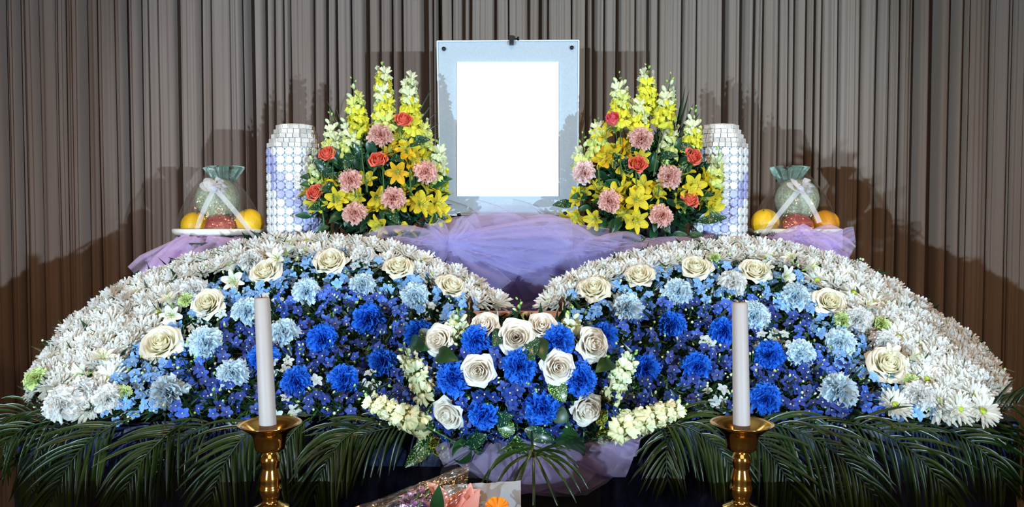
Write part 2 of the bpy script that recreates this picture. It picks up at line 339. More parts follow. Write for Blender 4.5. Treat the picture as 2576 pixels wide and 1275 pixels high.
def rose_petals(m, n, R, H, opn, seed):
    r = random.Random(seed); out = []
    for k in range(n):
        f = k / (n - 1); mb = MB(); G = []; nl, nw = 7, 8
        span = lerp(1.5, 1.02, f) * r.uniform(.93, 1.07); Rk = lerp(.09, 1, f ** .85) * R; hk = H * (1 - .10 * abs(f - .25) - (.12 + .28 * opn) * f ** 2) * r.uniform(.97, 1.03)
        curl = max(0, f - .35) / .65 * (.55 + .5 * opn); p1 = r.random() * 6
        for i in range(nl + 1):
            t = i / nl
            rr = Rk * (.30 + .70 * math.sin(min(1, t * 1.25) * PI / 2) ** .8 - .10 * (1 - f) * t * t) + curl * R * 1.25 * max(0, t - .66) ** 1.4
            z = hk * (t ** .85) - curl * H * 1.5 * max(0, t - .74) ** 1.6
            wv = (.40 + .60 * math.sin(PI * min(1, t * .72 + .14))) * (1 if i < nl else .86)
            row = []
            for j in range(nw + 1):
                s = 2 * j / nw - 1; a = s * span * wv
                dz = -(.12 + .16 * f) * hk * abs(s) ** 2.4 * t * t + .0012 * math.sin(4 * s + p1) * t * t
                dr = .07 * R * s * s * t * (1 if f > .3 else .2) + .0015 * math.sin(3 * s + p1 * 2) * t * t * min(1, f * 2.5) - (.06 * R * f * (1 - s * s) * t if f > .8 else 0)
                row.append(((rr + dr) * math.cos(a), (rr + dr) * math.sin(a), z + dz))
            G.append(row)
        mb.grid(G); out.append(('petal', mb.mesh('rose_petal', m), RZ(k * 2.39996 + r.uniform(-.25, .25))))
    return out
def sepals():
    mb = MB(); mb.lathe([(.001, -.012), (.006, -.008), (.0075, 0), (.006, .003), (.001, .003)], 8)
    for k in range(5): mb.grid(petal(.022, .007, lance, -.1, -.5, nl=4, nw=2, base=.005), 0, RZ(k * 1.2566))
    return mb.mesh('sepals', MT['stem'])
SEP = sepals()
ROSE = {'cream': [rose_petals(MT['rcream'], 30, .033, .031, .75, s) for s in (1, 2)], 'white': [rose_petals(MT['rwhite'], 26, .030, .034, .45, s) for s in (3, 4)],
        'coral': [rose_petals(MT['rcoral'], 20, .021, .034, .35, s) for s in (5, 6)], 'pink': [rose_petals(MT['rpink'], 18, .018, .038, .15, 7)]}
def rose_parts(k, v, L=60):
    return list(ROSE[k][v % len(ROSE[k])]) + [('sepals', SEP), ('stem', STEM[L], Matrix.Translation((0, 0, -.008)))]
def floret_mesh(m, seed):
    r = random.Random(seed); mb = MB()
    for k in range(5):
        mb.grid(petal(.0125 * r.uniform(.88, 1.1), .0098, ov, .5, -.1, cup=.14, nl=3, nw=2, base=.001), 0, RZ(k * 1.2566 + r.uniform(-.12, .12)))
    mb.ball((0, 0, .002), .0018, 1, 6, 4); mb.tube([(0, 0, 0), (0, .001, -.012)], [.0016, .0006], 5, 2)
    return mb.mesh('delphinium_floret', [m, MT['bee'], MT['stem']])
DF = {k: [floret_mesh(MT[k], s) for s in (1, 2, 3)] for k in ('dl', 'dm', 'dd', 'dw')}
mb = MB(); mb.ball((0, 0, 0), .0023, 0, 7, 5, sq=(1, 1, 1.6)); BUD = mb.mesh('bud', MT['budw'])
mb = MB(); mb.ball((0, 0, 0), .0022, 0, 7, 5, sq=(1, 1, 1.5)); BUDG = mb.mesh('bud', MT['bud'])
def sprig_template(k, seed):
    r = random.Random(seed); parts = []; mb = MB(); n = r.choice((4, 5, 5, 6))
    mb.tube([(0, 0, -.06), (0, 0, 0)], .0013, 5)
    for i in range(n):
        a = i * 2.4 + r.uniform(-.4, .4); rr = r.uniform(.006, .032); z = r.uniform(-.005, .022); p = Vector((rr * math.cos(a), rr * math.sin(a), z))
        parts.append(('floret', DF[k][i % 3], face(p, (math.cos(a) * .6 + r.uniform(-.3, .3), math.sin(a) * .6, 1), r.random() * 6, r.uniform(.85, 1.15))))
        mb.tube([(0, 0, -.02), (p.x * .6, p.y * .6, p.z - .016), (p.x, p.y, p.z - .004)], .0007, 4)
    for i in range(3):
        a = r.random() * 6.28; p = Vector((.036 * math.cos(a), .036 * math.sin(a), r.uniform(.0, .02)))
        parts.append(('bud', BUD if i else BUDG, face(p, (math.cos(a), math.sin(a), 1), 0, r.uniform(.8, 1.2)))); mb.tube([(0, 0, -.02), p], .0006, 4)
    for i in range(5):
        a = r.random() * 6.28; mb.grid(petal(.04, .004, lance, .3, .1, nl=4, nw=2), 0, Matrix.Translation((0, 0, -.02)) @ RZ(a))
    parts.append(('stem', mb.mesh('delphinium_stem', MT['stem'])))
    return parts
SPR = {k: [sprig_template(k, s) for s in range(5)] for k in DF}
def snap_floret(m, seed):
    r = random.Random(seed); mb = MB()
    mb.lathe([(.002, -.016), (.0045, -.01), (.0055, -.002), (.0062, .002)], 8, 0)
    for k, (a, w) in enumerate(((0.55, .014), (-.55, .014))):
        mb.grid(petal(.0145, w, fan, 1.0, .0, cup=-.1, ruf=.0030, rf=1.9, nl=5, nw=6, notch=.22, base=.003, ph=k), 0, RZ(PI / 2 + a))
    for k, a in enumerate((-.9, 0, .9)):
        mb.grid(petal(.0140, .0125, fan, .9, -.9, cup=-.12, ruf=.0028, rf=1.9, nl=5, nw=6, notch=.22, base=.003, ph=k * 2), 0, RZ(-PI / 2 + a))
    mb.ball((0, -.003, .002), .0034, 0, 8, 5, sq=(1.3, 1, .8))
    return mb.mesh('snapdragon_floret', [m])
SF = {k: [snap_floret(MT[k], s) for s in (1, 2)] for k in ('sw', 'sy', 'sp', 'sc')}
mb = MB(); mb.ball((0, 0, .003), .0042, 0, 8, 6, sq=(1, 1, 1.7)); SBUD = {'w': mb.mesh('snapdragon_bud', MT['budw']), 'g': None}
mb = MB(); mb.ball((0, 0, .002), .0036, 0, 7, 5, sq=(1, 1, 1.5)); SBUD['g'] = mb.mesh('snapdragon_bud', MT['bud'])
def spike_parts(Lm, cols, seed, fr=1.0, nbud=7, gap=.0098):
    """snapdragon spike along +Z of length Lm; cols = colours from tip to base"""
    r = random.Random(seed); parts = []; mb = MB(); pts = [(.004 * math.sin(3 * t), .003 * math.sin(2 * t), Lm * t) for t in np.linspace(-.9, 1, 9)]
    mb.tube(pts, [lerp(.0022, .0009, i / 8) for i in range(9)], 6); parts.append(('stem', mb.mesh('spike_stem', MT['stem'])))
    n = max(6, int(Lm / gap)); a = r.random() * 6
    for i in range(n):
        t = 1 - i / n; z = Lm * t; a += 2.39996
        if i < nbud:
            rr = (.003 + .005 * i / nbud) * fr; s = lerp(.5, 1.2, i / nbud) * fr ** .6
            parts.append(('bud', SBUD['g' if i < nbud * .45 else 'w'], face((rr * math.cos(a), rr * math.sin(a), z), (math.cos(a), math.sin(a), 1.1), 0, s)))
        else:
            f = (i - nbud) / max(1, n - nbud); c = cols[min(len(cols) - 1, int(f * len(cols)))]; rr = lerp(.010, .015, f) * fr ** .7
            q = Vector((math.cos(a), math.sin(a), .35)).normalized(); y = (Vector((0, 0, 1)) - q * q.z).normalized(); x = y.cross(q)
            M = Matrix((( x.x, y.x, q.x, rr * q.x), (x.y, y.y, q.y, rr * q.y), (x.z, y.z, q.z, z), (0, 0, 0, 1))) @ Matrix.Scale(fr * lerp(.85, 1.3, f) * r.uniform(.88, 1.12), 4)
            parts.append(('floret', SF[c][i % 2], M))
    return parts
def alst_petals(m):
    out = []
    for k in range(6):
        mb = MB(); ins = k % 2
        mb.grid(petal(.036 if ins else .034, .012 if ins else .019, (lambda t: max(.1, math.sin(PI * (t ** 1.3 * .86 + .06)) ** .7)), 1.25, .25 if ins else .15, cup=.22, nl=6, nw=4, base=.002))
        out.append(('petal', mb.mesh('alstroemeria_petal', m), RZ(k * PI / 3)))
    mb = MB()
    for k in range(5): mb.tube([(0, 0, .0), (.004 * math.cos(k), .004 * math.sin(k), .02), (.010 * math.cos(k * 1.26), .010 * math.sin(k * 1.26), .030)], .0005, 4)
    mb.tube([(0, 0, -.012), (0, 0, .002)], [.0016, .0035], 6)
    out.append(('stamens', mb.mesh('stamens', MT['bud']))); return out
ALS = {k: alst_petals(MT[k]) for k in ('ay', 'ao', 'aw')}
def alst_parts(k, seed, n=3, L=.10):
    r = random.Random(seed); parts = []; mb = MB(); mb.tube([(0, 0, -L), (0, 0, -.03)], .0016, 5)
    for i in range(n):
        a = i * 2 * PI / n + r.uniform(-.4, .4); rr = .017 if n > 1 else 0; p = Vector((rr * math.cos(a), rr * math.sin(a), r.uniform(-.01, .008)))
        parts.append(('bloom', None, face(p, (math.cos(a) * .8 + r.uniform(-.2, .2), math.sin(a) * .8, 1), r.random() * 6, r.uniform(.85, 1.05)), ALS[k]))
        mb.tube([(0, 0, -.03), p - Vector((0, 0, .01))], .0011, 5)
    parts.append(('stem', mb.mesh('alstroemeria_stem', MT['stem']))); return parts
def leaf_mesh(L, W, m, e0=.5, e1=-.4, cup=.12, nl=8, wp=lance, name='leaf'):
    mb = MB(); mb.grid(petal(L, W, wp, e0, e1, cup=cup, nl=nl, nw=4, base=.0)); mb.tube([(-.02, 0, -.012), (0, 0, 0)], .0013, 5); return mb.mesh(name, m)
LEAF = {'auc': leaf_mesh(.10, .042, MT['auc']), 'aucy': leaf_mesh(.085, .04, MT['aucy']), 'aucd': leaf_mesh(.08, .036, MT['aucd']), 'plain': leaf_mesh(.08, .04, MT['green']), 'dark': leaf_mesh(.06, .028, MT['vgreen']), 'dark2': leaf_mesh(.05, .02, MT['vgreen'], .7, -.2)}
def dirmat(loc, d, up=(0, -1, .4), sc=1.0):
    """local +X along d, local +Z as near as can be to up"""
    x = Vector(d).normalized(); z = Vector(up); z = (z - x * z.dot(x)).normalized(); y = z.cross(x)
    return Matrix(((x.x, y.x, z.x, loc[0]), (x.y, y.y, z.y, loc[1]), (x.z, y.z, z.z, loc[2]), (0, 0, 0, 1))) @ Matrix.Scale(sc, 4)
# ------------------------------------------------------------------ room
def struct(name, mb, m, **k): return obj(name, mb.mesh(name, m, smooth=k.get('smooth', False)), None, None, kind='structure')
mb = MB(); mb.box((-3.4, -2.6, -.1), (3.4, 3.2, 0)); struct('floor', mb, MT['floor'])
mb = MB(); mb.box((-3.4, -2.6, 2.8), (3.4, 3.2, 2.9)); struct('ceiling', mb, MT['ceil'])
mb = MB(); mb.box((-3.4, 3.0, 0), (3.4, 3.1, 2.8)); struct('wall_back', mb, MT['wall'])
mb = MB(); mb.box((-3.4, -2.6, 0), (3.4, -2.5, 2.8)); struct('wall_front', mb, MT['wall'])
mb = MB(); mb.box((-3.4, -2.5, 0), (-3.3, 3.0, 2.8)); struct('wall_left', mb, MT['wall'])
mb = MB(); mb.box((3.3, -2.5, 0), (3.4, 3.0, 2.8)); struct('wall_right', mb, MT['wall'])
for i, (x, y) in enumerate(DOWN):
    mb = MB(); mb.lathe([(.034, 2.80), (.052, 2.795), (.052, 2.788), (.036, 2.787), (.034, 2.80)], 20); ring = mb.mesh('trim_ring', MT['ceil'])
    mb = MB(); mb.add([(0, 0, 2.789)] + [(.033 * math.cos(a * .5236), .033 * math.sin(a * .5236), 2.789) for a in range(12)], [(0, (j + 1) % 12 + 1, j + 1) for j in range(12)]); g = mb.mesh('lens', MT['glow'])
    wh = ['above the altar at its curtain side end by the urn', 'above the middle of the altar', 'above the other end of the altar', 'behind the viewer over one candle', 'behind the viewer over the other candle'][i]
    thing('downlight', 'small round warm ceiling downlight ' + wh, 'ceiling light', (x, y, 0), parts=[('trim_ring', ring), ('lens', g)])
# ------------------------------------------------------------------ curtains (one fold per crease)
CR = [(15, 8), (50, 5), (62, 4), (95, 3), (137, 5), (169, 6), (215, 4), (246, 8), (290, 6), (319, 14), (356, 7), (374, 4), (402, 7), (444, 22), (509, 8), (531, 6), (579, 5), (614, 6), (633, 16), (668, 9), (691, 6), (715, 5), (731, 5), (791, 7), (823, 10), (848, 6), (882, 6), (922, 15), (957, 6), (987, 6), (1012, 5), (1070, 16), (1090, 4)]
CR2 = [(1108, 7), (1138, 4), (1166, 9), (1184, 9), (1246, 7), (1280, 5), (1331, 6), (1359, 8), (1378, 4), (1438, 4), (1476, 7), (1494, 8), (1520, 5), (1555, 10), (1600, 6), (1631, 8), (1657, 6), (1718, 7), (1752, 5), (1823, 14), (1868, 14), (1899, 7), (1918, 7), (1958, 8), (1983, 4), (2000, 8), (2027, 5), (2047, 9), (2070, 7), (2110, 4), (2167, 14), (2207, 8), (2237, 5), (2260, 14), (2305, 18), (2354, 24), (2394, 12), (2421, 6), (2436, 5), (2497, 12), (2537, 5), (2549, 7)]
x = 0
ext = []
while x > -760: x -= rnd.choice((18, 26, 34, 48)); ext.append((x, rnd.choice((4, 6, 10))))
CR = ext[::-1] + CR
x = 2570
while x < 3340: x += rnd.choice((18, 26, 34, 48)); CR2.append((x, rnd.choice((4, 6, 10))))
CD = 2.74
def curtain(name, cr, x1, m, label):
    r = random.Random(len(cr)); cols = []
    edges = [c[0] for c in cr] + [x1]
    K = CD / F_PX
    for i, (cx, cw) in enumerate(cr):
        a = cx + cw / 2; nx = edges[i + 1]; nw = cr[i + 1][1] if i + 1 < len(cr) else 4; b = nx - nw / 2
        if b <= a + 4: b = a + 5
        dep = r.uniform(.06, .095) + cw * .002; front = r.uniform(0, .022); W = b - a; sk = r.uniform(-.5, .5); nr = max(1, int(W / 13)); ph = r.random() * 6; ra = r.uniform(.002, .0075); tl_ = r.uniform(-.03, .03) * min(1, W / 30)
        cols += [(cx - cw * .45, dep, i), (cx + cw * .1, dep + .004, i)]
        cols += [(a - cw * .02, dep * .55, i), (a + 1.2, dep * .12 + front, i)]
        n = max(6, int(W / 3))
        for k in range(1, n):
            u = k / n; fl = .012 * abs(2 * u - 1 + sk * .5) ** 2 + tl_ * (u - .5)
            cols.append((a + 1.2 + (W - 2.4) * u, front + fl + ra * math.sin(u * nr * 2 * PI + ph) * min(1, 4 * u * (1 - u) * 2), i))
        cols += [(b - 1.2, dep * .14 + front, i), (b + cw * .02, dep * .55, i)]
    G = []
    zs = np.linspace(.06, 2.76, 26)
    for z in zs:
        row = []
        for (px, d, i) in cols:
            wv = .0035 * noise.noise(Vector((i * 3.7, z * .9, 0))) + .0012 * math.sin(z * 2.1 + i * 1.3)
            row.append(((px - 1288) * K + wv, CD + d + .003 * noise.noise(Vector((px * .05, z * 1.5, 5))), z))
        G.append(row)
    mb = MB(); mb.grid(np.array(G)[:, ::-1]); body = mb.mesh('pleated_cloth', m)
    mb = MB(); xs = [(cols[0][0] - 1288) * K, (cols[-1][0] - 1288) * K]
    mb.box((xs[0], CD + .03, 2.755), (xs[1], CD + .07, 2.79)); top = mb.mesh('heading_track', MT['steel'])
    thing(name, label, 'curtain', (0, 0, 0), parts=[('pleated_cloth', body), ('heading_track', top)])
curtain('curtain', CR, 1104, MT['curtain'], 'long brown-grey pleated curtain behind the left flower mound and vase')
curtain('curtain', CR2, CR2[-1][0] + 30, MT['curtain2'], 'warmer brown-grey pleated curtain behind the white picture and right vase')
# ------------------------------------------------------------------ altar: table, upper tier, pedestal, offering table
def cloth_front(x0, x1, y, z0, z1, seed, m, amp=.018, ends=.9):
    G = []; n = int((x1 - x0) / .014)
    for iz in range(40):
        z = lerp(z1, z0, iz / 39); row = []
        for i in range(n + 1):
            xx = lerp(x0, x1, i / n); h = noise.noise(Vector((xx * 9, z * 2.5, seed))) + .5 * noise.noise(Vector((xx * 28, z * 22, seed))) + .45 * abs(noise.noise(Vector((xx * 16, z * 14, seed + 9))))
            row.append((xx, y - abs(amp * h) * min(1, .2 + iz * .1) - .002, z))
        G.append(row)
    mb = MB(); mb.grid(np.array(G)[:, ::-1]); return mb
def draped(name, label, lo, hi, m, amp=.015, M=None):
    mb = MB(); mb.box(lo, hi); core = mb.mesh('table_core', MT['black'], smooth=False)
    c = cloth_front(lo[0], hi[0], lo[1], lo[2] + .01, hi[2], hi[0] * 7, m, amp)
    t = MB(); t.box((lo[0] - .004, lo[1] - .006, hi[2]), (hi[0] + .004, hi[1], hi[2] + .004))
    thing(name, label, 'table', (0, 0, 0), parts=[('table_core', core), ('cloth_skirt', c.mesh('cloth_skirt', m)), ('cloth_top', t.mesh('cloth_top', m, smooth=False))])
TZ = 0.955
draped('altar_table', 'wide altar table under dark navy crinkled cloth behind the hanging palm fronds', (-.98, 1.56, 0), (1.0, 1.93, TZ), MT['navy'], .03)
UZ = P(1288, 612, 2.1).z
draped('altar_shelf', 'black-covered upper altar shelf that carries the vases, towers and fruit dishes', (-.80, 1.985, 0), (.80, 2.45, UZ), MT['black'])
draped('flower_pedestal', 'small dark cloth-covered stand under the central flower arrangement', (-.13, 1.43, 0), (.16, 1.50, .955), MT['black'])
draped('offering_table', 'low black-topped offering table that holds the candlesticks', (-.62, .72, 0), (.62, 1.12, .925), MT['black'])
# ------------------------------------------------------------------ the two fan-shaped mounds
RIML = [(86, 985), (82, 955), (110, 905), (180, 815), (250, 757), (330, 710), (430, 672), (520, 643), (600, 620), (700, 604), (800, 602), (900, 608), (1000, 630), (1080, 655), (1150, 688), (1210, 722), (1255, 757)]
RIMR = [(1368, 757), (1400, 718), (1480, 678), (1560, 652), (1640, 635), (1720, 622), (1800, 615), (1900, 612), (1990, 622), (2080, 645), (2160, 675), (2250, 725), (2330, 780), (2400, 832), (2470, 890), (2510, 940), (2524, 985), (2515, 1015)]
BW = {'L': [(0, 200), (100, 190), (250, 165), (430, 135), (520, 95), (650, 50), (800, 42), (1100, 42), (1300, 45), (1500, 45)],
      'R': [(0, 45), (300, 45), (600, 52), (700, 70), (800, 115), (900, 150), (1100, 185), (1300, 190), (1500, 195)]}
def DEP(y): return 1.47 + .40 * max(0., (1045 - y) / 445.) ** 1.05
def rim_eval(rim, px, py):
    best = None; s = 0
    for (x0, y0), (x1, y1) in zip(rim[:-1], rim[1:]):
        dx, dy = x1 - x0, y1 - y0; l = math.hypot(dx, dy); t = max(0, min(1, ((px - x0) * dx + (py - y0) * dy) / l / l)); qx, qy = x0 + dx * t, y0 + dy * t
        d = math.hypot(px - qx, py - qy)
        if best is None or d < best[0]: best = (d, s + t * l, dy / l, -dx / l)
        s += l
    return best  # distance, arc length, outward normal (px, py)
def at_arc(rim, s):
    for (x0, y0), (x1, y1) in zip(rim[:-1], rim[1:]):
        l = math.hypot(x1 - x0, y1 - y0)
        if s <= l: t = s / l; return x0 + (x1 - x0) * t, y0 + (y1 - y0) * t, (y1 - y0) / l, -(x1 - x0) / l
        s -= l
    return None
def rlen(rim): return sum(math.hypot(b[0] - a[0], b[1] - a[1]) for a, b in zip(rim[:-1], rim[1:]))
def rimy(rim, x): return interp(x, rim if rim[0][0] < rim[-1][0] else rim)
def lower(side, x):
    if side == 'L': return interp(x, [(86, 990), (110, 1020), (160, 1040), (1160, 1050), (1180, 1000), (1200, 800), (1255, 775)])
    return interp(x, [(1368, 775), (1420, 800), (1440, 1000), (1470, 1050), (2440, 1042), (2490, 1030), (2524, 1005)])
def inside(side, x, y):
    rim = RIML if side == 'L' else RIMR
    xs = (92, 1250) if side == 'L' else (1370, 2518)
    if not xs[0] < x < xs[1]: return False
    pts = [p for p in rim]; pts = sorted(pts); return interp(x, pts) < y < lower(side, x)
FRN = Vector((0, -.80, .60))
rng = random.Random(11)
def mound(side):
    rim = RIML if side == 'L' else RIMR; xs = np.linspace(92 if side == 'L' else 1376, 1248 if side == 'L' else 2514, 60)
    A = []; B = []
    for x in xs:
        y0 = interp(x, sorted(rim)) + 14; y1 = max(y0 + 6, lower(side, x)); ca = []; cb = []
        for i in range(19):
            y = lerp(y0, y1, i / 18); n = .010 * noise.noise(Vector((x * .03, y * .03, 3)))
            ca.append(tuple(P(x, y, DEP(y) + .045 + n))); q = P(x, y, DEP(y) + .045); cb.append((q.x, q.y + .045 + .05 * i / 18, q.z - .012))
        A.append(ca); B.append(cb)
    A = np.array(A); B = np.array(B); mb = MB(); mb.grid(A); mb.grid(B[::-1])
    mb.grid(np.array([A[:, 0], B[:, 0]])); mb.grid(np.array([B[:, -1], A[:, -1]])); mb.grid(np.array([B[0], A[0]])); mb.grid(np.array([A[-1], B[-1]]))
    base = mb.mesh('packed_base', MT['mound'])
    # feet from the fan down to the table
    ft = MB(); x0, x1 = (-.80, -.12) if side == 'L' else (.12, .86)
    for i in range(5):
        xx = lerp(x0, x1, i / 4); ft.box((xx - .05, 1.76, TZ + .004), (xx + .05, 1.86, TZ + .10))
    parts = [('packed_base', base), ('riser', ft.mesh('riser', MT['black'], smooth=False))]
    lf = MB(); st = MB(); r = random.Random(5 if side == 'L' else 6); n = 0
    while n < 3800:
        x = r.uniform(90, 1250) if side == 'L' else r.uniform(1370, 2518); y = r.uniform(600, 1060)
        if not inside(side, x, y): continue
        n += 1; p = P(x, y, DEP(y) + .035 + r.uniform(-.028, .01) + .02 * (rim_eval(rim, x, y)[0] < 45)); d = Vector((r.uniform(-1, 1), r.uniform(-.9, -.1), r.uniform(-.6, 1)))
        L = r.uniform(.018, .05); G = petal(L, r.uniform(.004, .011), lance, .1, r.uniform(-.9, .6), nl=2, nw=2, cup=.1)
        lf.grid(G, 0, dirmat(p, d, (r.uniform(-1, 1), -1, r.uniform(-.3, 1))))
    o1 = ('foliage', lf.mesh('foliage', MT['dgreen']))
    n = 0
    while n < 330:
        x = r.uniform(90, 1250) if side == 'L' else r.uniform(1370, 2518); y = r.uniform(600, 1060)
        if not inside(side, x, y): continue
        n += 1; p = P(x, y, DEP(y) + .03); q = p + Vector((r.uniform(-.02, .02), -r.uniform(.03, .05), r.uniform(-.005, .03)))
        st.tube([p, (p + q) / 2 + Vector((.004, 0, .002)), q], .0008, 4)
        if r.random() < .35: st.ball(q, r.uniform(.0022, .0034), 1, 6, 4)
    o2 = ('stem_tangle', st.mesh('stem_tangle', [MT['stem'], MT['budw']]))
    t = thing('flower_fan_base', 'dark green leafy base packed behind the flowers of the %s wing' % ('left' if side == 'L' else 'right'), 'flower base', (0, 0, 0), parts=parts + [o1, o2])
    for c in t.children:
        if c.name.startswith(('foliage', 'stem_tangle', 'riser')): c['kind'] = 'stuff'
mound('L'); mound('R')
WING = {'L': 'left wing', 'R': 'right wing'}
LAND = []  # landmarks for the labels of small sprigs
def wing_flower(side, x, y, lift=0., out=None, j=.12):
    rim = RIML if side == 'L' else RIMR; d, s, nx, ny = rim_eval(rim, x, y)
    o = (max(0, 1 - d / 110.) * .7) if out is None else out
    N = (FRN * (1 - o) + Vector((nx, -.12, -ny)) * o).normalized()
    return P(x, y, DEP(y) - lift), jit(N, j)
big = {'L': [], 'R': []}
BLOOMS = {  # kind: list of (x, y, scale)
 'L': {'cream': [(410, 873, 1.12), (527, 771, 1.0), (673, 692, 1.0), (833, 667, 1.05), (1003, 682, .95), (1133, 730, .95)],
       'clb': [(520, 868, 1.15), (590, 943, 1.0), (430, 993, 1.12), (622, 789, 1.0), (773, 737, 1.0), (717, 842, 1.0), (914, 723, .95), (1046, 748, 1.0)],
       'cdb': [(814, 856, 1.05), (928, 806, 1.1), (1053, 843, 1.0), (665, 905, 1.0), (751, 965, 1.0), (865, 958, .95), (964, 916, .95)],
       'cw': [(277, 1006, .95), (634, 664, .95), (492, 735, 1.0), (915, 652, .9), (165, 1020, 1.15), (210, 985, .9)]},
 'R': {'cream': [(1495, 737, 1.0), (1610, 703, .95), (1750, 682, .98), (1897, 690, .95), (2083, 767, .98), (2227, 927, 1.15)],
       'clb': [(1578, 780, 1.08), (1703, 741, 1.05), (1893, 800, 1.1), (1998, 752, 1.05), (2110, 866, 1.0), (2008, 895, 1.0), (2104, 988, 1.15)],
       'cdb': [(1688, 822, .98), (1820, 840, 1.05), (1750, 928, 1.0), (1622, 932, .95), (1518, 850, 1.0), (1932, 897, 1.02), (1921, 1008, 1.05)],
       'cw': [(1840, 718, 1.0), (2152, 808, 1.0), (2221, 868, .95), (2308, 1003, 1.0)]}}
CN = {'cream': 'cream rose', 'clb': 'light blue carnation', 'cdb': 'deep blue carnation', 'cw': 'white carnation'}
# words that are plain to see, added to the ordinal
for side in 'LR':
    for k, L_ in BLOOMS[side].items():
        L_.sort()
        for i, (x, y, sc) in enumerate(L_):
            pos, N = wing_flower(side, x, y, .012 if k != 'cream' else .008)
            nm = '%s-from-left %s of the %s' % (nth(i + 1), CN[k], WING[side])
            LAND.append((x, y, nm)); big[side].append((x, y, 36 * sc))
            if k == 'cream':
                thing('rose', ('open ' + nm).replace('open ', 'open many-petalled ', 1), 'rose', face(pos, N, None, sc * .98), parts=rose_parts('cream', i), group='cream roses in the wings')
            else:
                thing('carnation', 'ruffled ' + nm, 'carnation', face(pos, N, None, sc), parts=carnation_parts(k, rng.randrange(3)), group=CN[k] + 's in the wings')
# white chrysanthemums: rows that follow the rim
nmum = 0
for side in 'LR':
    rim = RIML if side == 'L' else RIMR; Ltot = rlen(rim); rows = [0, 26, 54, 86, 118, 150, 180]
    for ri, off in enumerate(rows):
        row = []; step = 44 if ri < 2 else 55; s = 8 + (ri % 2) * step / 2
        while s < Ltot - 4:
            bw = interp(s, BW[side]); x, y, nx, ny = at_arc(rim, s)
            o = off + rng.uniform(-4, 4); ins = 10
            px, py = x - nx * (o + ins), y - ny * (o + ins); s += step * rng.uniform(.92, 1.08)
            if off > bw - 16 or py > 1040: continue
            if ri > 1 and not inside(side, px, py): continue
            if any(math.hypot(px - bx, py - by) < br * (.62 if ri < 2 else .95) for bx, by, br in big[side]): continue
            row.append((px, py, nx, ny))
        if ri == 0:
            x, y, nx, ny = at_arc(rim, Ltot - 3 if side == 'L' else 4)
            if all(math.hypot(x - q[0], y - q[1]) > 22 for q in row): row.append((x - nx * 8, y - ny * 8, nx, ny))
        row.sort()
        for i, (px, py, nx, ny) in enumerate(row):
            out = [.62, .36, .22, .15, .1, .08, .05][ri]
            N = (FRN * (1 - out) + Vector((nx, -.1, -ny)) * out).normalized()
            openc = rng.random() < (.12 if side == 'L' else .3 if px > 2000 and ri > 1 else .1)
            me = rng.choice(MUMO) if openc else rng.choice(MUM)
            pos = P(px, py, DEP(py) + [.02, .008, 0, 0, 0, 0, 0][ri])
            lab = 'white chrysanthemum in the %s row of the %s, %s from left' % (['rim', 'second', 'third', 'fourth', 'fifth', 'sixth', 'innermost'][ri], WING[side], nth(i + 1))
            thing('chrysanthemum', lab, 'chrysanthemum', face(pos, jit(N, .16), None, rng.uniform(.96, 1.12) * (1.0 if ri < 2 else 1.06)), group='white chrysanthemums of the ' + WING[side], me=me)
            nmum += 1; big[side].append((px, py, 15))
print('mums', nmum)
# open-faced yellow-centred ones at the low end of the right wing
for i, (x, y) in enumerate([(2330, 955), (2360, 1010), (2250, 1020), (2385, 985), (2412, 1030), (2450, 1000), (2470, 1035)]):
    pos, N = wing_flower('R', x, y, .012, out=.15)
    thing('chrysanthemum', 'open white chrysanthemum with green eye low at the right wing end, %s from left' % nth(sorted([2330, 2360, 2250, 2385, 2412, 2450, 2470]).index(x) + 1), 'chrysanthemum', face(pos, N, None, 1.0), me=MUMO[i % 3], group='open chrysanthemums at the right wing end'); big['R'].append((x, y, 24))
# white alstroemerias and green-white buds tucked into the mums
for side, pts in (('L', [(585, 692), (432, 780), (712, 650), (240, 925)]), ('R', [(2180, 795), (2262, 905), (2010, 668), (1948, 690)])):
    for i, (x, y) in enumerate(sorted(pts)):
        pos, N = wing_flower(side, x, y, .022)
        thing('alstroemeria', 'white streaked alstroemeria among chrysanthemums of the %s, %s from left' % (WING[side], nth(i + 1)), 'alstroemeria', face(pos, N, None, .95), parts=alst_parts('aw', i + 5, 2, .06), group='white alstroemerias in the wings'); big[side].append((x, y, 20))
# green lisianthus-like buds: small half-open carnation heads
MT['cgr'] = petalgrad('carnation_lime', (.45, .62, .12), (.66, .78, .36), .0, .03, 3, trans=.2)
CARN['cgr'] = [carn_mesh(9, MT['cgr'])] * 3
for side, pts in (('L', [(100, 958, .78), (312, 990, .5), (470, 758, .55)]), ('R', [(2118, 808, .6), (2214, 818, .55), (1798, 652, .45), (2290, 962, .5)])):
    for i, (x, y, s) in enumerate(sorted(pts)):
        pos, N = wing_flower(side, x, y, .018)
        thing('carnation', 'small lime green half-open bloom in the %s, %s from left' % (WING[side], nth(i + 1)), 'carnation', face(pos, N, None, s), parts=carnation_parts('cgr', 0), group='lime green blooms in the wings'); big[side].append((x, y, 16))
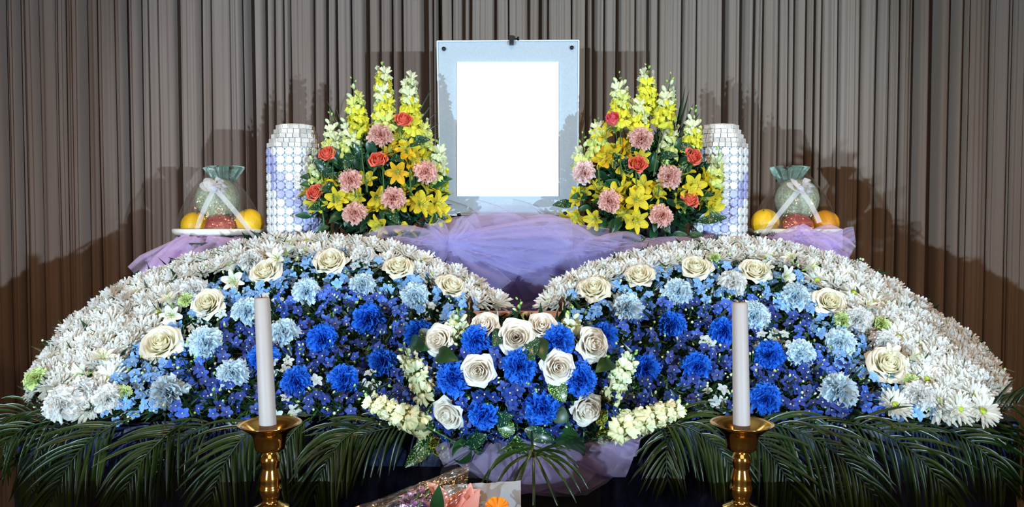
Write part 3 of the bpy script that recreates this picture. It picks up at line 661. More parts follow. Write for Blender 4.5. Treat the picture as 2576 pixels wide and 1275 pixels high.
# ------------------------------------------------------------------ centrepiece
CC = (1310, 965)
def cdep(x, y):
    r = math.hypot((x - 1310) / 300, (y - 960) / 190); return 1.44 - .13 * math.sqrt(max(0, 1 - min(1, r * r)))
def cnorm(x, y): return Vector(((x - 1310) / 300 * .75, -.85, -(y - 940) / 190 * .55)).normalized()
mb = MB(); G = []
for i in range(17):
    row = []
    for j in range(32):
        a = 2 * PI * j / 32; rr = math.sin(i / 16 * PI / 2); x = 1310 + rr * 225 * math.cos(a); y = 965 + rr * 150 * math.sin(a)
        row.append(tuple(P(x, y, cdep(1310 + (x - 1310) * 1.0, y) + .05)))
    G.append(row)
G = np.array(G); mb.grid(G, closed=True); Bk = G[-1].copy(); Bk[:, 1] = 1.50; mb.grid(np.array([G[-1], Bk]), closed=True); mb.add(list(map(tuple, Bk)), [tuple(range(32))])
cbase = mb.mesh('packed_base', MT['mound'])
mb = MB(); c = P(1310, 1120, 1.44); mb.lathe([(.03, 0), (.07, .004), (.085, .02), (.09, .05), (.08, .05), (.06, .03)], 24, M=Matrix.Translation((c.x, c.y + .045, .962)))
bowl = mb.mesh('bowl', MT['black'])
lf = MB(); r = random.Random(3)
for n in range(1500):
    a = r.random() * 6.283; rr = math.sqrt(r.random()); x = 1310 + rr * 245 * math.cos(a); y = 965 + rr * 165 * math.sin(a); p = P(x, y, cdep(x, y) + .045)
    lf.grid(petal(r.uniform(.02, .05), r.uniform(.006, .014), lance, .1, r.uniform(-.9, .6), nl=2, nw=2, cup=.1), 0, dirmat(p, (r.uniform(-1, 1), r.uniform(-.9, -.1), r.uniform(-.8, .8)), (r.uniform(-1, 1), -1, r.uniform(-.3, 1))))
t = thing('centrepiece_base', 'dark green leafy base with black bowl inside the central flower arrangement', 'flower base', (0, 0, 0), parts=[('packed_base', cbase), ('bowl', bowl), ('foliage', lf.mesh('foliage', MT['dgreen']))])
for c in t.children:
    if c.name.startswith('foliage'): c['kind'] = 'stuff'
cbig = []
CENT = {'white': [(1222, 828, .95, .4), (1299, 850, 1.15, .1), (1363, 826, .92, .35), (1115, 856, 1.02, 0), (1480, 868, 1.1, 0), (1208, 930, 1.05, 0), (1399, 922, 1.08, 0), (1141, 1030, 1.1, 0), (1464, 1020, 1.08, 0)],
        'cdb': [(1202, 857, .95, 0), (1400, 860, 1.05, 0), (1307, 919, 1.08, 0), (1148, 950, 1.12, 0), (1452, 953, 1.1, 0), (1220, 1036, .98, 0), (1361, 1020, 1.1, 0)]}
for k in CENT:
    for i, (x, y, sc, up) in enumerate(sorted(CENT[k])):
        N = (cnorm(x, y) + Vector((0, 0, up))).normalized(); pos = P(x, y, cdep(x, y) + .008)
        nm = '%s-from-left %s of the centrepiece' % (nth(i + 1), 'white rose' if k == 'white' else 'deep blue carnation'); LAND.append((x, y, nm)); cbig.append((x, y, 34))
        if k == 'white': thing('rose', 'full ' + nm + ', blush at its heart', 'rose', face(pos, jit(N, .12), None, sc * .82), parts=rose_parts('white', i), group='white roses of the centrepiece')
        else: thing('carnation', 'ruffled ' + nm, 'carnation', face(pos, jit(N, .12), None, sc * .88), parts=carnation_parts('cdb', i), group='deep blue carnations of the centrepiece')
def snap(tip, base, d, cols, seed, label, group, dtip=None, fr=1.0, nbud=7, gap=.0098):
    a = P(base[0], base[1], d); b = P(tip[0], tip[1], dtip if dtip else d); v = b - a
    M = face(a, v, rnd.uniform(0, 6)); L_ = v.length
    thing('snapdragon', label, 'snapdragon', M, parts=spike_parts(L_, cols, seed, fr, nbud, gap), group=group)
CS = [((1154, 776), (1150, 862), 1.39, 'green-tipped white snapdragon standing above the centrepiece\'s far left white rose', 1.37),
      ((1306, 752), (1300, 850), 1.43, 'green-budded snapdragon tip standing highest in the middle of the centrepiece', None),
      ((1438, 776), (1432, 862), 1.39, 'green-tipped white snapdragon above the centrepiece\'s far right white rose', 1.37),
      ((1012, 868), (1075, 985), 1.37, 'white snapdragon leaning left at the centrepiece\'s left shoulder', 1.35),
      ((1600, 880), (1528, 1000), 1.37, 'white snapdragon leaning right at the centrepiece\'s right shoulder', 1.35),
      ((908, 998), (1070, 1070), 1.37, 'cream snapdragon lying out sideways at the centrepiece\'s lower left', 1.36),
      ((1728, 1020), (1555, 1078), 1.37, 'cream snapdragon lying out sideways at the centrepiece\'s lower right', 1.36)]
for i, (tp, bs, d, lab, dt) in enumerate(CS):
    snap(tp, bs, d, ['sw', 'sw', 'sc'] if i < 5 else ['sc', 'sc', 'sc'], 40 + i, lab, 'snapdragons of the centrepiece', dt, 1.25, [4, 5, 4, 4, 4, 3, 3][i], .0072)
    cbig.append((bs[0], bs[1], 18)); LAND.append((tp[0] * .5 + bs[0] * .5, tp[1] * .5 + bs[1] * .5, ['upper-left snapdragon', 'topmost snapdragon', 'upper-right snapdragon', 'left-shoulder snapdragon', 'right-shoulder snapdragon', 'lower-left snapdragon', 'lower-right snapdragon'][i] + ' of the centrepiece'))
# leaves of the centrepiece
LV = [('aucd', (1262, 832), (1240, 870)), ('aucd', (1318, 872), (1345, 905)), ('aucd', (1335, 850), (1345, 895)), ('plain', (1350, 850), (1368, 905)), ('aucd', (1085, 830), (1062, 870)), ('auc', (1385, 955), (1420, 1010)),
      ('auc', (1092, 1010), (1085, 1090)), ('auc', (1090, 1100), (1022, 1172)), ('aucy', (1085, 1098), (1128, 1165)), ('plain', (1160, 1100), (1165, 1165)), ('aucd', (1195, 1095), (1190, 1140)), ('auc', (1300, 1095), (1296, 1150)),
      ('aucd', (1320, 1080), (1395, 1108)), ('plain', (1430, 1070), (1450, 1145)), ('aucd', (1470, 1085), (1478, 1145)), ('aucy', (1515, 1070), (1528, 1122)), ('aucy', (1500, 1040), (1525, 1062)), ('aucd', (1245, 1060), (1290, 1045)),
      ('plain', (1100, 890), (1150, 905)), ('plain', (1390, 1030), (1425, 1060)), ('dark', (1030, 870), (1075, 880)), ('plain', (1540, 910), (1500, 935)), ('aucd', (1225, 1095), (1175, 1125)), ('auc', (1280, 1060), (1270, 1100))]
LD = {'auc': 'yellow-spotted green leaf', 'aucy': 'bright leaf thick with yellow spots', 'aucd': 'dark leaf with pale flecks', 'plain': 'plain dark green leaf', 'dark': 'small dark leaf'}
leafq = []
for i, (k, a, b) in enumerate(LV):
    mx, my = (a[0] + b[0]) / 2, (a[1] + b[1]) / 2; low = my > 1060
    d0 = cdep(*a) + (-.01 if low else .0); d1 = cdep(*b) + (-.035 if low else -.02); p0 = P(a[0], a[1], d0); p1 = P(b[0], b[1], d1); L0 = {'auc': .10, 'aucy': .085, 'aucd': .08, 'plain': .08, 'dark': .06}[k]
    sc = (p1 - p0).length / (L0 * .93); M = dirmat(p0, p1 - p0, (rnd.uniform(-.3, .3), -1, .35)); M = M @ Matrix.Diagonal((sc, max(.75, min(1.3, sc)), sc, 1))
    leafq.append((mx, my, M, LEAF[k], LD[k]))
USED = set()
def near_label(prefix, x, y, most=16):
    c = sorted(LAND, key=lambda l: math.hypot(l[0] - x, l[1] - y))[:30]
    opts = []
    for l in c:
        dx, dy = x - l[0], y - l[1]; a = math.degrees(math.atan2(-dy, dx)) % 360
        dr = ['right of', 'above right of', 'above', 'above left of', 'left of', 'below left of', 'below', 'below right of'][int((a + 22.5) // 45) % 8]
        opts.append('%s %s the %s' % (prefix, dr, l[2])); 
    for q in ('', 'lower ', 'upper '):
        for s in opts[:3] if not q else ():
            if s not in USED and len(s.split()) <= most: USED.add(s); return s
    for s in opts:
        if s not in USED and len(s.split()) <= most: USED.add(s); return s
    return opts[0]
for mx, my, M, me, ld in leafq:
    thing('leaf', near_label(ld, mx, my), 'leaf', M, me=me, group='leaves of the centrepiece')
# ------------------------------------------------------------------ delphinium sprigs
def sprig(side, x, y, k, sc=1.0):
    if side == 'C': pos = P(x, y, cdep(x, y) + .02); N = cnorm(x, y)
    else: pos, N = wing_flower(side, x, y, -.006, j=.25); N = N + Vector((0, -.25, 0))
    cn = {'dl': 'light blue', 'dm': 'mid blue', 'dd': 'violet-blue', 'dw': 'small white'}[k]
    thing('delphinium', near_label(cn + ' delphinium sprig', x, y), 'delphinium', face(pos, jit(N, .25), None, sc), parts=SPR[k][rng.randrange(5)], group={'dl': 'light blue delphiniums', 'dm': 'mid blue delphiniums', 'dd': 'violet-blue delphiniums', 'dw': 'small white delphiniums'}[k])
for side in 'LR':
    rim = RIML if side == 'L' else RIMR; pts = []; tries = 0
    while tries < 9000:
        tries += 1; x = rng.uniform(180, 1190) if side == 'L' else rng.uniform(1430, 2400); y = rng.uniform(630, 1035)
        if not inside(side, x, y): continue
        d, s, nx, ny = rim_eval(rim, x, y); bw = interp(s, BW[side])
        if d < bw + 4: continue
        if any(math.hypot(x - bx, y - by) < br * (.9 if br > 30 else 1.2) for bx, by, br in big[side] if br > 15): continue
        if side == 'L' and x > 1060 and y > 880 or side == 'R' and x < 1560 and y > 880: continue
        md = 37 if d < bw + 120 else 45
        if any(math.hypot(x - a, (y - b) * 1.15) < md for a, b, _ in pts): continue
        e = d - bw
        k = 'dl' if e < 95 else ('dm' if e < 150 else 'dd')
        if e >= 95 and e < 150 and rng.random() < .3: k = 'dd'
        if side == 'L' and x < 500 and y > 900: k = 'dl' if x < 400 else 'dm'
        if rng.random() < .07: k = 'dw'
        pts.append((x, y, k))
    for x, y, k in pts: sprig(side, x, y, k, .98)
    print('sprigs', side, len(pts))
pts = []; tries = 0
while tries < 4000:
    tries += 1; x = rng.uniform(1060, 1560); y = rng.uniform(850, 1110)
    if math.hypot((x - 1310) / 262, (y - 960) / 150) > 1: continue
    if any(math.hypot(x - bx, y - by) < 33 for bx, by, _ in cbig): continue
    if any(math.hypot(x - a, y - b) < 42 for a, b in pts): continue
    pts.append((x, y)); sprig('C', x, y, 'dw' if rng.random() < .08 and x > 1450 else 'dd', .92)
for x, y, k in [(1190, 1095, 'dm'), (1255, 1060, 'dd'), (1275, 1085, 'dm'), (1405, 1075, 'dd'), (1540, 1050, 'dm'), (1120, 1075, 'dd'), (1040, 990, 'dd'), (1000, 1000, 'dd'), (1075, 930, 'dd'), (1610, 990, 'dd')]: sprig('C', x, y, k, .9)
print('sprigs C', len(pts))
# ------------------------------------------------------------------ picture on its panel
PD = 2.16
tl, tr_, br_, bl = P(1100, 104, PD + .03), P(1456, 102, PD + .03), P(1453, 541, PD), P(1108, 541, PD)
ax = (tr_ - tl).normalized(); dn = ((bl + br_) / 2 - (tl + tr_) / 2).normalized(); nn = ax.cross(dn).normalized()
if nn.y > 0: nn = -nn
def quad_slab(q, t, m, name, smooth=False):
    a = [Vector(p) for p in q]; b = [p - nn * t for p in a]; mb = MB()
    mb.add([tuple(p) for p in a + b], [(0, 3, 2, 1), (4, 5, 6, 7), (0, 1, 5, 4), (1, 2, 6, 5), (2, 3, 7, 6), (3, 0, 4, 7)]); me = mb.mesh(name, m, smooth=False); return me
back = quad_slab([tl, tr_, br_, bl], .010, MT['panel'], 'back_panel')
ed = MB()
for a, b in ((tl, tr_), (tr_, br_), (br_, bl), (bl, tl)): ed.tube([a + nn * .002, b + nn * .002], .0026, 4)
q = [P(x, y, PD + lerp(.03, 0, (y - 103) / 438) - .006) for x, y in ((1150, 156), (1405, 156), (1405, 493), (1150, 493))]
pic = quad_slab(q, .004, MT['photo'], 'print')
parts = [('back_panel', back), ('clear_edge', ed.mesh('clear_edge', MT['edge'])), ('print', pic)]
for x, y in ((1117, 124), (1438, 121), (1155, 541), (1421, 537)):
    c = P(x, y, PD + lerp(.03, 0, (y - 103) / 438)); mb = MB(); R = nn.to_track_quat('Z', 'Y').to_matrix().to_4x4()
    mb.lathe([(0, .008), (.0048, .008), (.0052, .006), (.0052, 0), (0, 0)], 12, M=Matrix.Translation(c + nn * .001) @ R); parts.append(('standoff_pin', mb.mesh('standoff_pin', MT['bmetal'])))
mb = MB(); c = P(1287, 103, PD + .028)
mb.box((c.x - .006, c.y - .014, c.z - .012), (c.x + .006, c.y + .016, c.z + .012)); mb.box((c.x - .008, c.y - .010, c.z + .002), (c.x + .010, c.y + .012, c.z + .011))
kn = MB(); kn.tube([(c.x + .008, c.y, c.z + .006), (c.x + .015, c.y, c.z + .006), (c.x + .0155, c.y, c.z + .006), (c.x + .021, c.y, c.z + .006)], [.002, .002, .006, .006], 8)
clampm = mb.mesh('clamp', MT['bmetal'], smooth=False)
eb = MB(); top = c + Vector((0, .03, .0)); z0 = UZ + .004
for fx, fy in ((-.13, .02), (.13, .02), (0, .20)): eb.tube([top, (top.x + fx, min(2.44, top.y + fy), z0)], .006, 6)
eb.box((c.x - .14, PD - .01, bl.z - .016), (c.x + .14, PD + .035, bl.z - .004)); eb.tube([top + Vector((0, -.005, .012)), top + Vector((0, -.016, .006))], .004, 6)
thing('picture_panel', 'blank white portrait print mounted on a tall pale blue-grey panel', 'picture', (0, 0, 0), parts=parts)
thing('easel', 'dark metal display easel with a black top clamp holding the pale panel', 'easel', (0, 0, 0), parts=[('legs', eb.mesh('easel_legs', MT['bmetal'])), ('clamp', clampm, None, [('knob', kn.mesh('knob', MT['bmetal']))])])
# ------------------------------------------------------------------ tulle
def tulle(name, label, f, nu, nv, seed, m, amp=.02, nf=26, centers=(), inner=None, layers=2, cat='fabric'):
    parts = []
    for ly in range(layers):
        r = random.Random(seed + ly * 17); folds = []
        for k in range(nf):
            if centers and r.random() < .75: cu, cv = r.choice(centers); cu += r.uniform(-.02, .02); cv += r.uniform(-.05, .05)
            else: cu, cv = r.random(), r.random()
            a = r.uniform(0, PI) if not centers else r.uniform(-.9, .9) + (PI if r.random() < .5 else 0)
            folds.append((cu, cv, math.cos(a), math.sin(a) * 1.2, r.uniform(.012, .04), r.uniform(.35, 1) * amp, r.uniform(.25, .6)))
        G = []
        for i in range(nu + 1):
            u = i / nu; row = []
            for j in range(nv + 1):
                v = j / nv; p, n = f(u, v); h = 0
                for cu, cv, dx, dy, w_, A, ln in folds:
                    e = abs((u - cu) * dy - (v - cv) * dx); tt = (u - cu) * dx + (v - cv) * dy
                    if e < w_ * 5: h += A * (math.exp(-e / w_) + .8 * math.exp(-e / (w_ * .22))) * math.exp(-(tt / ln) ** 2) * min(1, abs(tt) * 9)
                q = Vector((u * 5, v * 3, seed + ly * 5)); nz = 1 - abs(noise.noise(q * 1.3)) * 2; n2 = 1 - abs(noise.noise(q * 3.1)) * 2
                h += amp * (.55 * nz + .3 * n2 * nz)
                row.append(tuple(p + n * (h + ly * .006) + Vector((0, 0, .3 * amp * noise.noise(q * 2)))))
            G.append(row)
        mb = MB(); mb.grid(np.array(G)); parts.append(('sheer_layer', mb.mesh('sheer_layer', m)))
    if inner:
        G = [[tuple(f(i / 30, j / 16)[0] - f(i / 30, j / 16)[1] * (.02 + .012 * noise.noise(Vector((i * .5, j * .5, seed))))) for j in range(17)] for i in range(31)]; mb = MB(); mb.grid(np.array(G)); parts.append(('lining', mb.mesh('lining', inner)))
    return thing(name, label, cat, (0, 0, 0), parts=parts)
def fans(lst, m, seed, roll=.05):
    """smooth overlapping folds of netting: (ax, ay, bx, by, width at a, width at b, depth at a, depth at b, bulge)"""
    out = []; r = random.Random(seed)
    for (ax_, ay, bx, by, w0, w1, d0, d1, bul) in lst:
        dx, dy = bx - ax_, by - ay; l = math.hypot(dx, dy); nx, ny = -dy / l, dx / l; cv = r.uniform(-.12, .12) * l; G = []; p1, p2 = r.random() * 9, r.random() * 9
        n1 = r.choice((1.5, 2, 2.6)); ra = r.uniform(.002, .006)
        for i in range(33):
            t = i / 32; w_ = lerp(w0, w1, t ** .75) * (1 - .25 * max(0, t - .75) * 4 * r.uniform(.98, 1)); cx_ = ax_ + dx * t + nx * cv * math.sin(PI * t); cy_ = ay + dy * t + ny * cv * math.sin(PI * t); row = []
            for j in range(33):
                s_ = 2 * j / 32 - 1; e = max(0, abs(s_) - (1 - roll)) / roll
                d = lerp(d0, d1, t) - bul * (1 - s_ * s_) * math.sin(PI * min(1, t * .75 + .15)) - .002 - ra * math.sin(n1 * PI * s_ + p1 + 2 * t) * min(1, t * 3) + .013 * e * e
                ss = s_ * w_ / 2 * (1 - .05 * e * e)
                row.append(tuple(P(cx_ + nx * ss, cy_ + ny * ss + 5 * noise.noise(Vector((t * 2, s_ * 1.5, p2))), d)))
            G.append(row)
        mb = MB(); mb.grid(np.array(G)); out.append(('fold', mb.mesh('fold', m)))
    return out
def f_main(u, v):
    x = lerp(780, 1790, u); c = (x - 1280) / 500
    top = interp(x, [(780, 590), (900, 606), (1060, 590), (1120, 556), (1200, 545), (1280, 538), (1380, 545), (1440, 560), (1540, 600), (1650, 606), (1790, 590)])
    bot = interp(x, [(780, 640), (1000, 690), (1150, 770), (1280, 800), (1400, 780), (1560, 700), (1790, 640)])
    y = lerp(top, bot, v); bul = math.sin(PI * min(1, v * 1.25)) ; d = 2.06 - .115 * math.sin(PI / 2 * min(1, v * 2.6)) - .012 * bul + .015 * math.sin(6 * c + 1)
    pinch = sum(math.exp(-((x - g) / 26) ** 2 - ((y - 610) / 60) ** 2) for g in (1128, 1432, 1560)); d += .02 * pinch
    return P(x, y, d), Vector((0, -.85, .5)).normalized()
t = tulle('tulle_drape', 'gathered translucent purple tulle draped below the white picture panel', f_main, 150, 50, 3, MT['tulle'], .010, 30, ((.345, .30), (.645, .28), (.77, .42)), MT['lining'], 2)
r = random.Random(4); FL = []
for gx, gy, lst in ((1128, 606, [(1530, 628, 130), (1440, 590, 90), (1400, 640, 150), (1300, 700, 130), (1250, 740, 120), (1210, 570, 90), (1180, 560, 60), (1090, 560, 50), (1060, 580, 60), (1000, 622, 70), (920, 625, 80), (960, 655, 70), (1080, 665, 70), (1120, 700, 80), (1180, 690, 70)]),
                    (1440, 625, [(1180, 560, 150), (1240, 620, 190), (1290, 700, 150), (1350, 740, 130), (1420, 720, 110), (1480, 690, 90), (1520, 640, 80), (1370, 570, 70), (1490, 602, 40), (1330, 650, 120)]),
                    (1500, 606, [(1300, 575, 70), (1380, 650, 110), (1560, 620, 90), (1620, 622, 60), (1540, 660, 80)]),
                    (1565, 632, [(1720, 622, 50), (1760, 626, 50), (1650, 650, 60), (1500, 700, 70)]), (960, 622, [(800, 610, 50), (840, 630, 50), (900, 640, 60)])):
    for bx, by, w_ in lst: dd = 1.925 + .012 * len(FL) / 8 - .01; FL.append((gx, gy, bx, by, r.uniform(10, 24), w_ * 1.15, dd + .02, dd + r.uniform(-.01, .03), r.uniform(.012, .035)))
addparts(t, fans(FL, MT['tulle'], 9))
def f_dome(u, v):
    x = lerp(1140, 1440, u); y = lerp(516 + 40 * (abs(2 * u - 1)) ** 2.2, 600, v); return P(x, y, lerp(2.13, 2.00, v ** 1.6)), Vector((0, -.9, .3))
tulle('tulle_drape', 'thin puff of pale tulle rising in front of the panel\'s lower edge', f_dome, 60, 30, 12, sheer('pale_tulle', (.66, .64, .98), .16, .6, blend=.4), .005, 8, ((.1, .8), (.9, .8)), None, 1)
def f_left(u, v):  # hangs from under the left dish down the altar's left end
    x = lerp(lerp(470, 318, v), lerp(700, 640, v), u); y = lerp(596 + 8 * u, 735, v ** 1.1); return P(x, y, lerp(2.10, 1.93, math.sin(PI / 2 * v)) - .03 * math.sin(PI * u)), Vector((-.2, -.85, .3)).normalized()
tulle('tulle_drape', 'mauve tulle spilling out from under the left fruit dish', f_left, 60, 40, 22, MT['tullep'], .010, 16, ((.15, .1), (.5, .1)), MT['liningm'], 2)
addparts(THINGS[-1], fans([(480, 596, 400, 690, 20, 90, 2.03, 1.95, .02), (470, 600, 318, 745, 15, 80, 2.04, 1.96, .02), (480, 598, 345, 700, 14, 110, 2.05, 1.97, .03), (500, 600, 400, 740, 20, 140, 2.03, 1.94, .03), (500, 598, 470, 700, 20, 110, 2.02, 1.94, .03), (520, 598, 600, 640, 20, 80, 2.02, 1.95, .02), (450, 600, 370, 660, 15, 50, 2.05, 1.98, .01), (560, 600, 500, 660, 20, 90, 2.0, 1.94, .02), (470, 598, 380, 720, 10, 130, 2.06, 1.97, .03)], MT['tullep'], 5))
def f_right(u, v):
    x = lerp(lerp(1905, 1900, v), lerp(2085, 2150, v), u); y = lerp(585 + 16 * abs(2 * u - 1.1), 670, v); return P(x, y, lerp(2.02, 1.93, v) - .03 * math.sin(PI * u)), Vector((0, -.9, .4)).normalized()
tulle('tulle_drape', 'mauve tulle bunched in front of the right fruit dish', f_right, 60, 36, 32, MT['tullep'], .012, 16, ((.4, .2), (.7, .3)), MT['liningm'], 2)
addparts(THINGS[-1], fans([(2020, 575, 1960, 640, 30, 90, 1.99, 1.95, .03), (2010, 570, 2080, 640, 30, 100, 1.99, 1.95, .03), (2020, 600, 2120, 600, 15, 70, 1.98, 1.96, .02), (2060, 590, 2140, 640, 20, 70, 1.99, 1.95, .02), (2000, 620, 1900, 640, 20, 60, 1.98, 1.95, .01), (2010, 566, 2025, 600, 14, 60, 1.99, 1.97, .02), (2070, 600, 2150, 590, 14, 60, 1.99, 1.97, .02)], MT['tullep'], 6))
def f_rr(u, v):
    x = lerp(1780, 1925, u); y = lerp(600, 660, v); return P(x, y, 1.96), Vector((0, -.9, .4)).normalized()
tulle('tulle_drape', 'strip of purple tulle between the right tower and flower rim', f_rr, 30, 16, 42, MT['tulle'], .012, 8, ((.4, .2),), None, 2)
def f_low(u, v):
    a = lerp(PI * 1.02, -.04, u); x = 1345 + lerp(150, 240, v) * math.cos(a); y = 1085 + lerp(10, 150, v) * math.sin(a) * (1.0 - .25 * math.cos(a) * -1) ; return P(x, y, 1.412 - .015 * v + .03 * abs(math.cos(a))), Vector((math.cos(a) * .4, -.9, -.2)).normalized()
tulle('tulle_skirt', 'dim purple tulle skirt fanned out beneath the central arrangement', f_low, 90, 30, 52, MT['tullep'], .008, 16, ((.3, .0), (.6, 0), (.8, .1)), None, 2)
addparts(THINGS[-1], fans([(1250, 1080, 1105, 1150, 40, 80, 1.39, 1.40, .02), (1330, 1085, 1220, 1195, 60, 130, 1.38, 1.39, .02), (1340, 1085, 1370, 1232, 60, 170, 1.38, 1.385, .02), (1350, 1085, 1480, 1210, 60, 150, 1.38, 1.39, .02), (1400, 1080, 1590, 1160, 60, 120, 1.38, 1.40, .02), (1480, 1090, 1608, 1120, 30, 70, 1.40, 1.41, .01)], MT['tullep'], 7))
# ------------------------------------------------------------------ wooden stand behind the centrepiece
mb = MB(); a = P(1182, 787, 1.60); b = P(1414, 787, 1.60); z = a.z
mb.box((a.x, 1.595, z - .005), (b.x, 1.612, z + .003))
lw_ = MB()
for s, e in ((0, .13), (.36, .64), (.87, 1)): lw_.box((lerp(a.x, b.x, s), 1.598, z - .03), (lerp(a.x, b.x, e), 1.608, z - .005))
lw_.box((a.x, 1.597, z - .036), (b.x, 1.609, z - .026))
po = []
for xx in (a.x, b.x):
    q = MB(); q.lathe([(.007, TZ + .004), (.007, z - .03), (.006, z), (.0085, z + .006), (.005, z + .012), (.008, z + .02), (.004, z + .028), (.0005, z + .034)], 12, M=Matrix.Translation((xx, 1.603, 0))); po.append(('post', q.mesh('post', MT['dbrass'])))
thing('tablet_stand', 'small orange-brown wooden stand with bronze posts peeking above the middle roses', 'stand', (0, 0, 0), parts=[('top_rail', mb.mesh('top_rail', MT['wood'], smooth=False)), ('fretwork', lw_.mesh('fretwork', MT['wood'], smooth=False))] + po)
# ------------------------------------------------------------------ vase arrangements
SN = {'L': [((965, 155), (966, 325), ['sw', 'sy', 'sw', 'sy', 'sp'], 3, 'tallest white and yellow snapdragon at the top of the {v}'),
            ((887, 197), (908, 345), ['sp', 'sp', 'sy', 'sy', 'sy'], 6, 'green-tipped snapdragon with a big bright yellow cluster in the {v}'),
            ((1028, 193), (1032, 345), ['sw', 'sw', 'sy', 'sy', 'sy'], 1, 'white over bright yellow snapdragon beside the tallest in the {v}'),
            ((832, 282), (838, 400), ['sw', 'sw', 'sp', 'sy'], 6, 'budded snapdragon at the outer upper shoulder of the {v}'),
            ((871, 268), (885, 385), ['sw', 'sw', 'sp'], 6, 'slim pale snapdragon between two taller ones in the {v}'),
            ((1060, 292), (1064, 372), ['sw', 'sp', 'sp'], 3, 'short pale snapdragon above the side carnation of the {v}'),
            ((1104, 347), (1098, 462), ['sw', 'sw', 'sp', 'sy'], 4, 'pale snapdragon next to the panel edge in the {v}'),
            ((786, 373), (800, 480), ['sw', 'sp', 'sp'], 5, 'pale snapdragon in front of the tower in the {v}')],
      'R': [((1629, 162), (1626, 290), ['sw', 'sy', 'sy', 'sy'], 3, 'tallest white and bright yellow snapdragon at the top of the {v}'),
            ((1557, 185), (1562, 318), ['sw', 'sp', 'sy', 'sy'], 4, 'green-tipped white and yellow snapdragon above the pink rose in the {v}'),
            ((1689, 187), (1665, 320), ['sw', 'sp', 'sy', 'sy'], 6, 'green-budded snapdragon leaning out beside the tallest in the {v}'),
            ((1608, 236), (1606, 355), ['sw', 'sw', 'sy', 'sy'], 3, 'front white over yellow snapdragon above the carnation in the {v}'),
            ((1695, 290), (1676, 395), ['sw', 'sw', 'sp'], 5, 'whitish snapdragon in the middle height of the {v}'),
            ((1747, 265), (1736, 390), ['sw', 'sp', 'sy', 'sy'], 6, 'snapdragon with long budded tip near the tower in the {v}'),
            ((1504, 296), (1506, 385), ['sw', 'sp', 'sp'], 4, 'short pale snapdragon beside the panel corner in the {v}'),
            ((1467, 335), (1464, 430), ['sw', 'sw', 'sp'], 5, 'whitish snapdragon overlapping the panel edge in the {v}'),
            ((1807, 368), (1792, 470), ['sw', 'sp', 'sp'], 5, 'pale snapdragon in front of the pearly tower in the {v}')]}
RO = {'L': [(830, 400, 'coral'), (1013, 315, 'coral'), (953, 413, 'coral'), (800, 494, 'coral')], 'R': [(1545, 317, 'pink'), (1602, 421, 'coral'), (1735, 402, 'coral'), (1728, 513, 'coral')]}
CA = {'L': [(957, 345), (885, 458), (1068, 436), (989, 502), (895, 540)], 'R': [(1611, 355), (1472, 437), (1682, 447), (1537, 509), (1660, 548)]}
AL = {'L': [(1004, 411, 3), (1040, 400, 3), (1024, 374, 2), (843, 485, 3), (785, 500, 2), (925, 482, 3), (1037, 505, 3), (1072, 503, 3), (1098, 518, 2), (966, 542, 3), (1016, 582, 1), (860, 520, 1)],
      'R': [(1530, 365, 2), (1545, 387, 2), (1584, 390, 2), (1540, 420, 2), (1456, 515, 2), (1480, 490, 2), (1506, 530, 2), (1566, 477, 2), (1581, 506, 3), (1580, 538, 2), (1627, 509, 3), (1640, 470, 2), (1678, 494, 2), (1720, 468, 2), (1752, 470, 3), (1776, 480, 2), (1785, 505, 2), (1444, 549, 1)]}
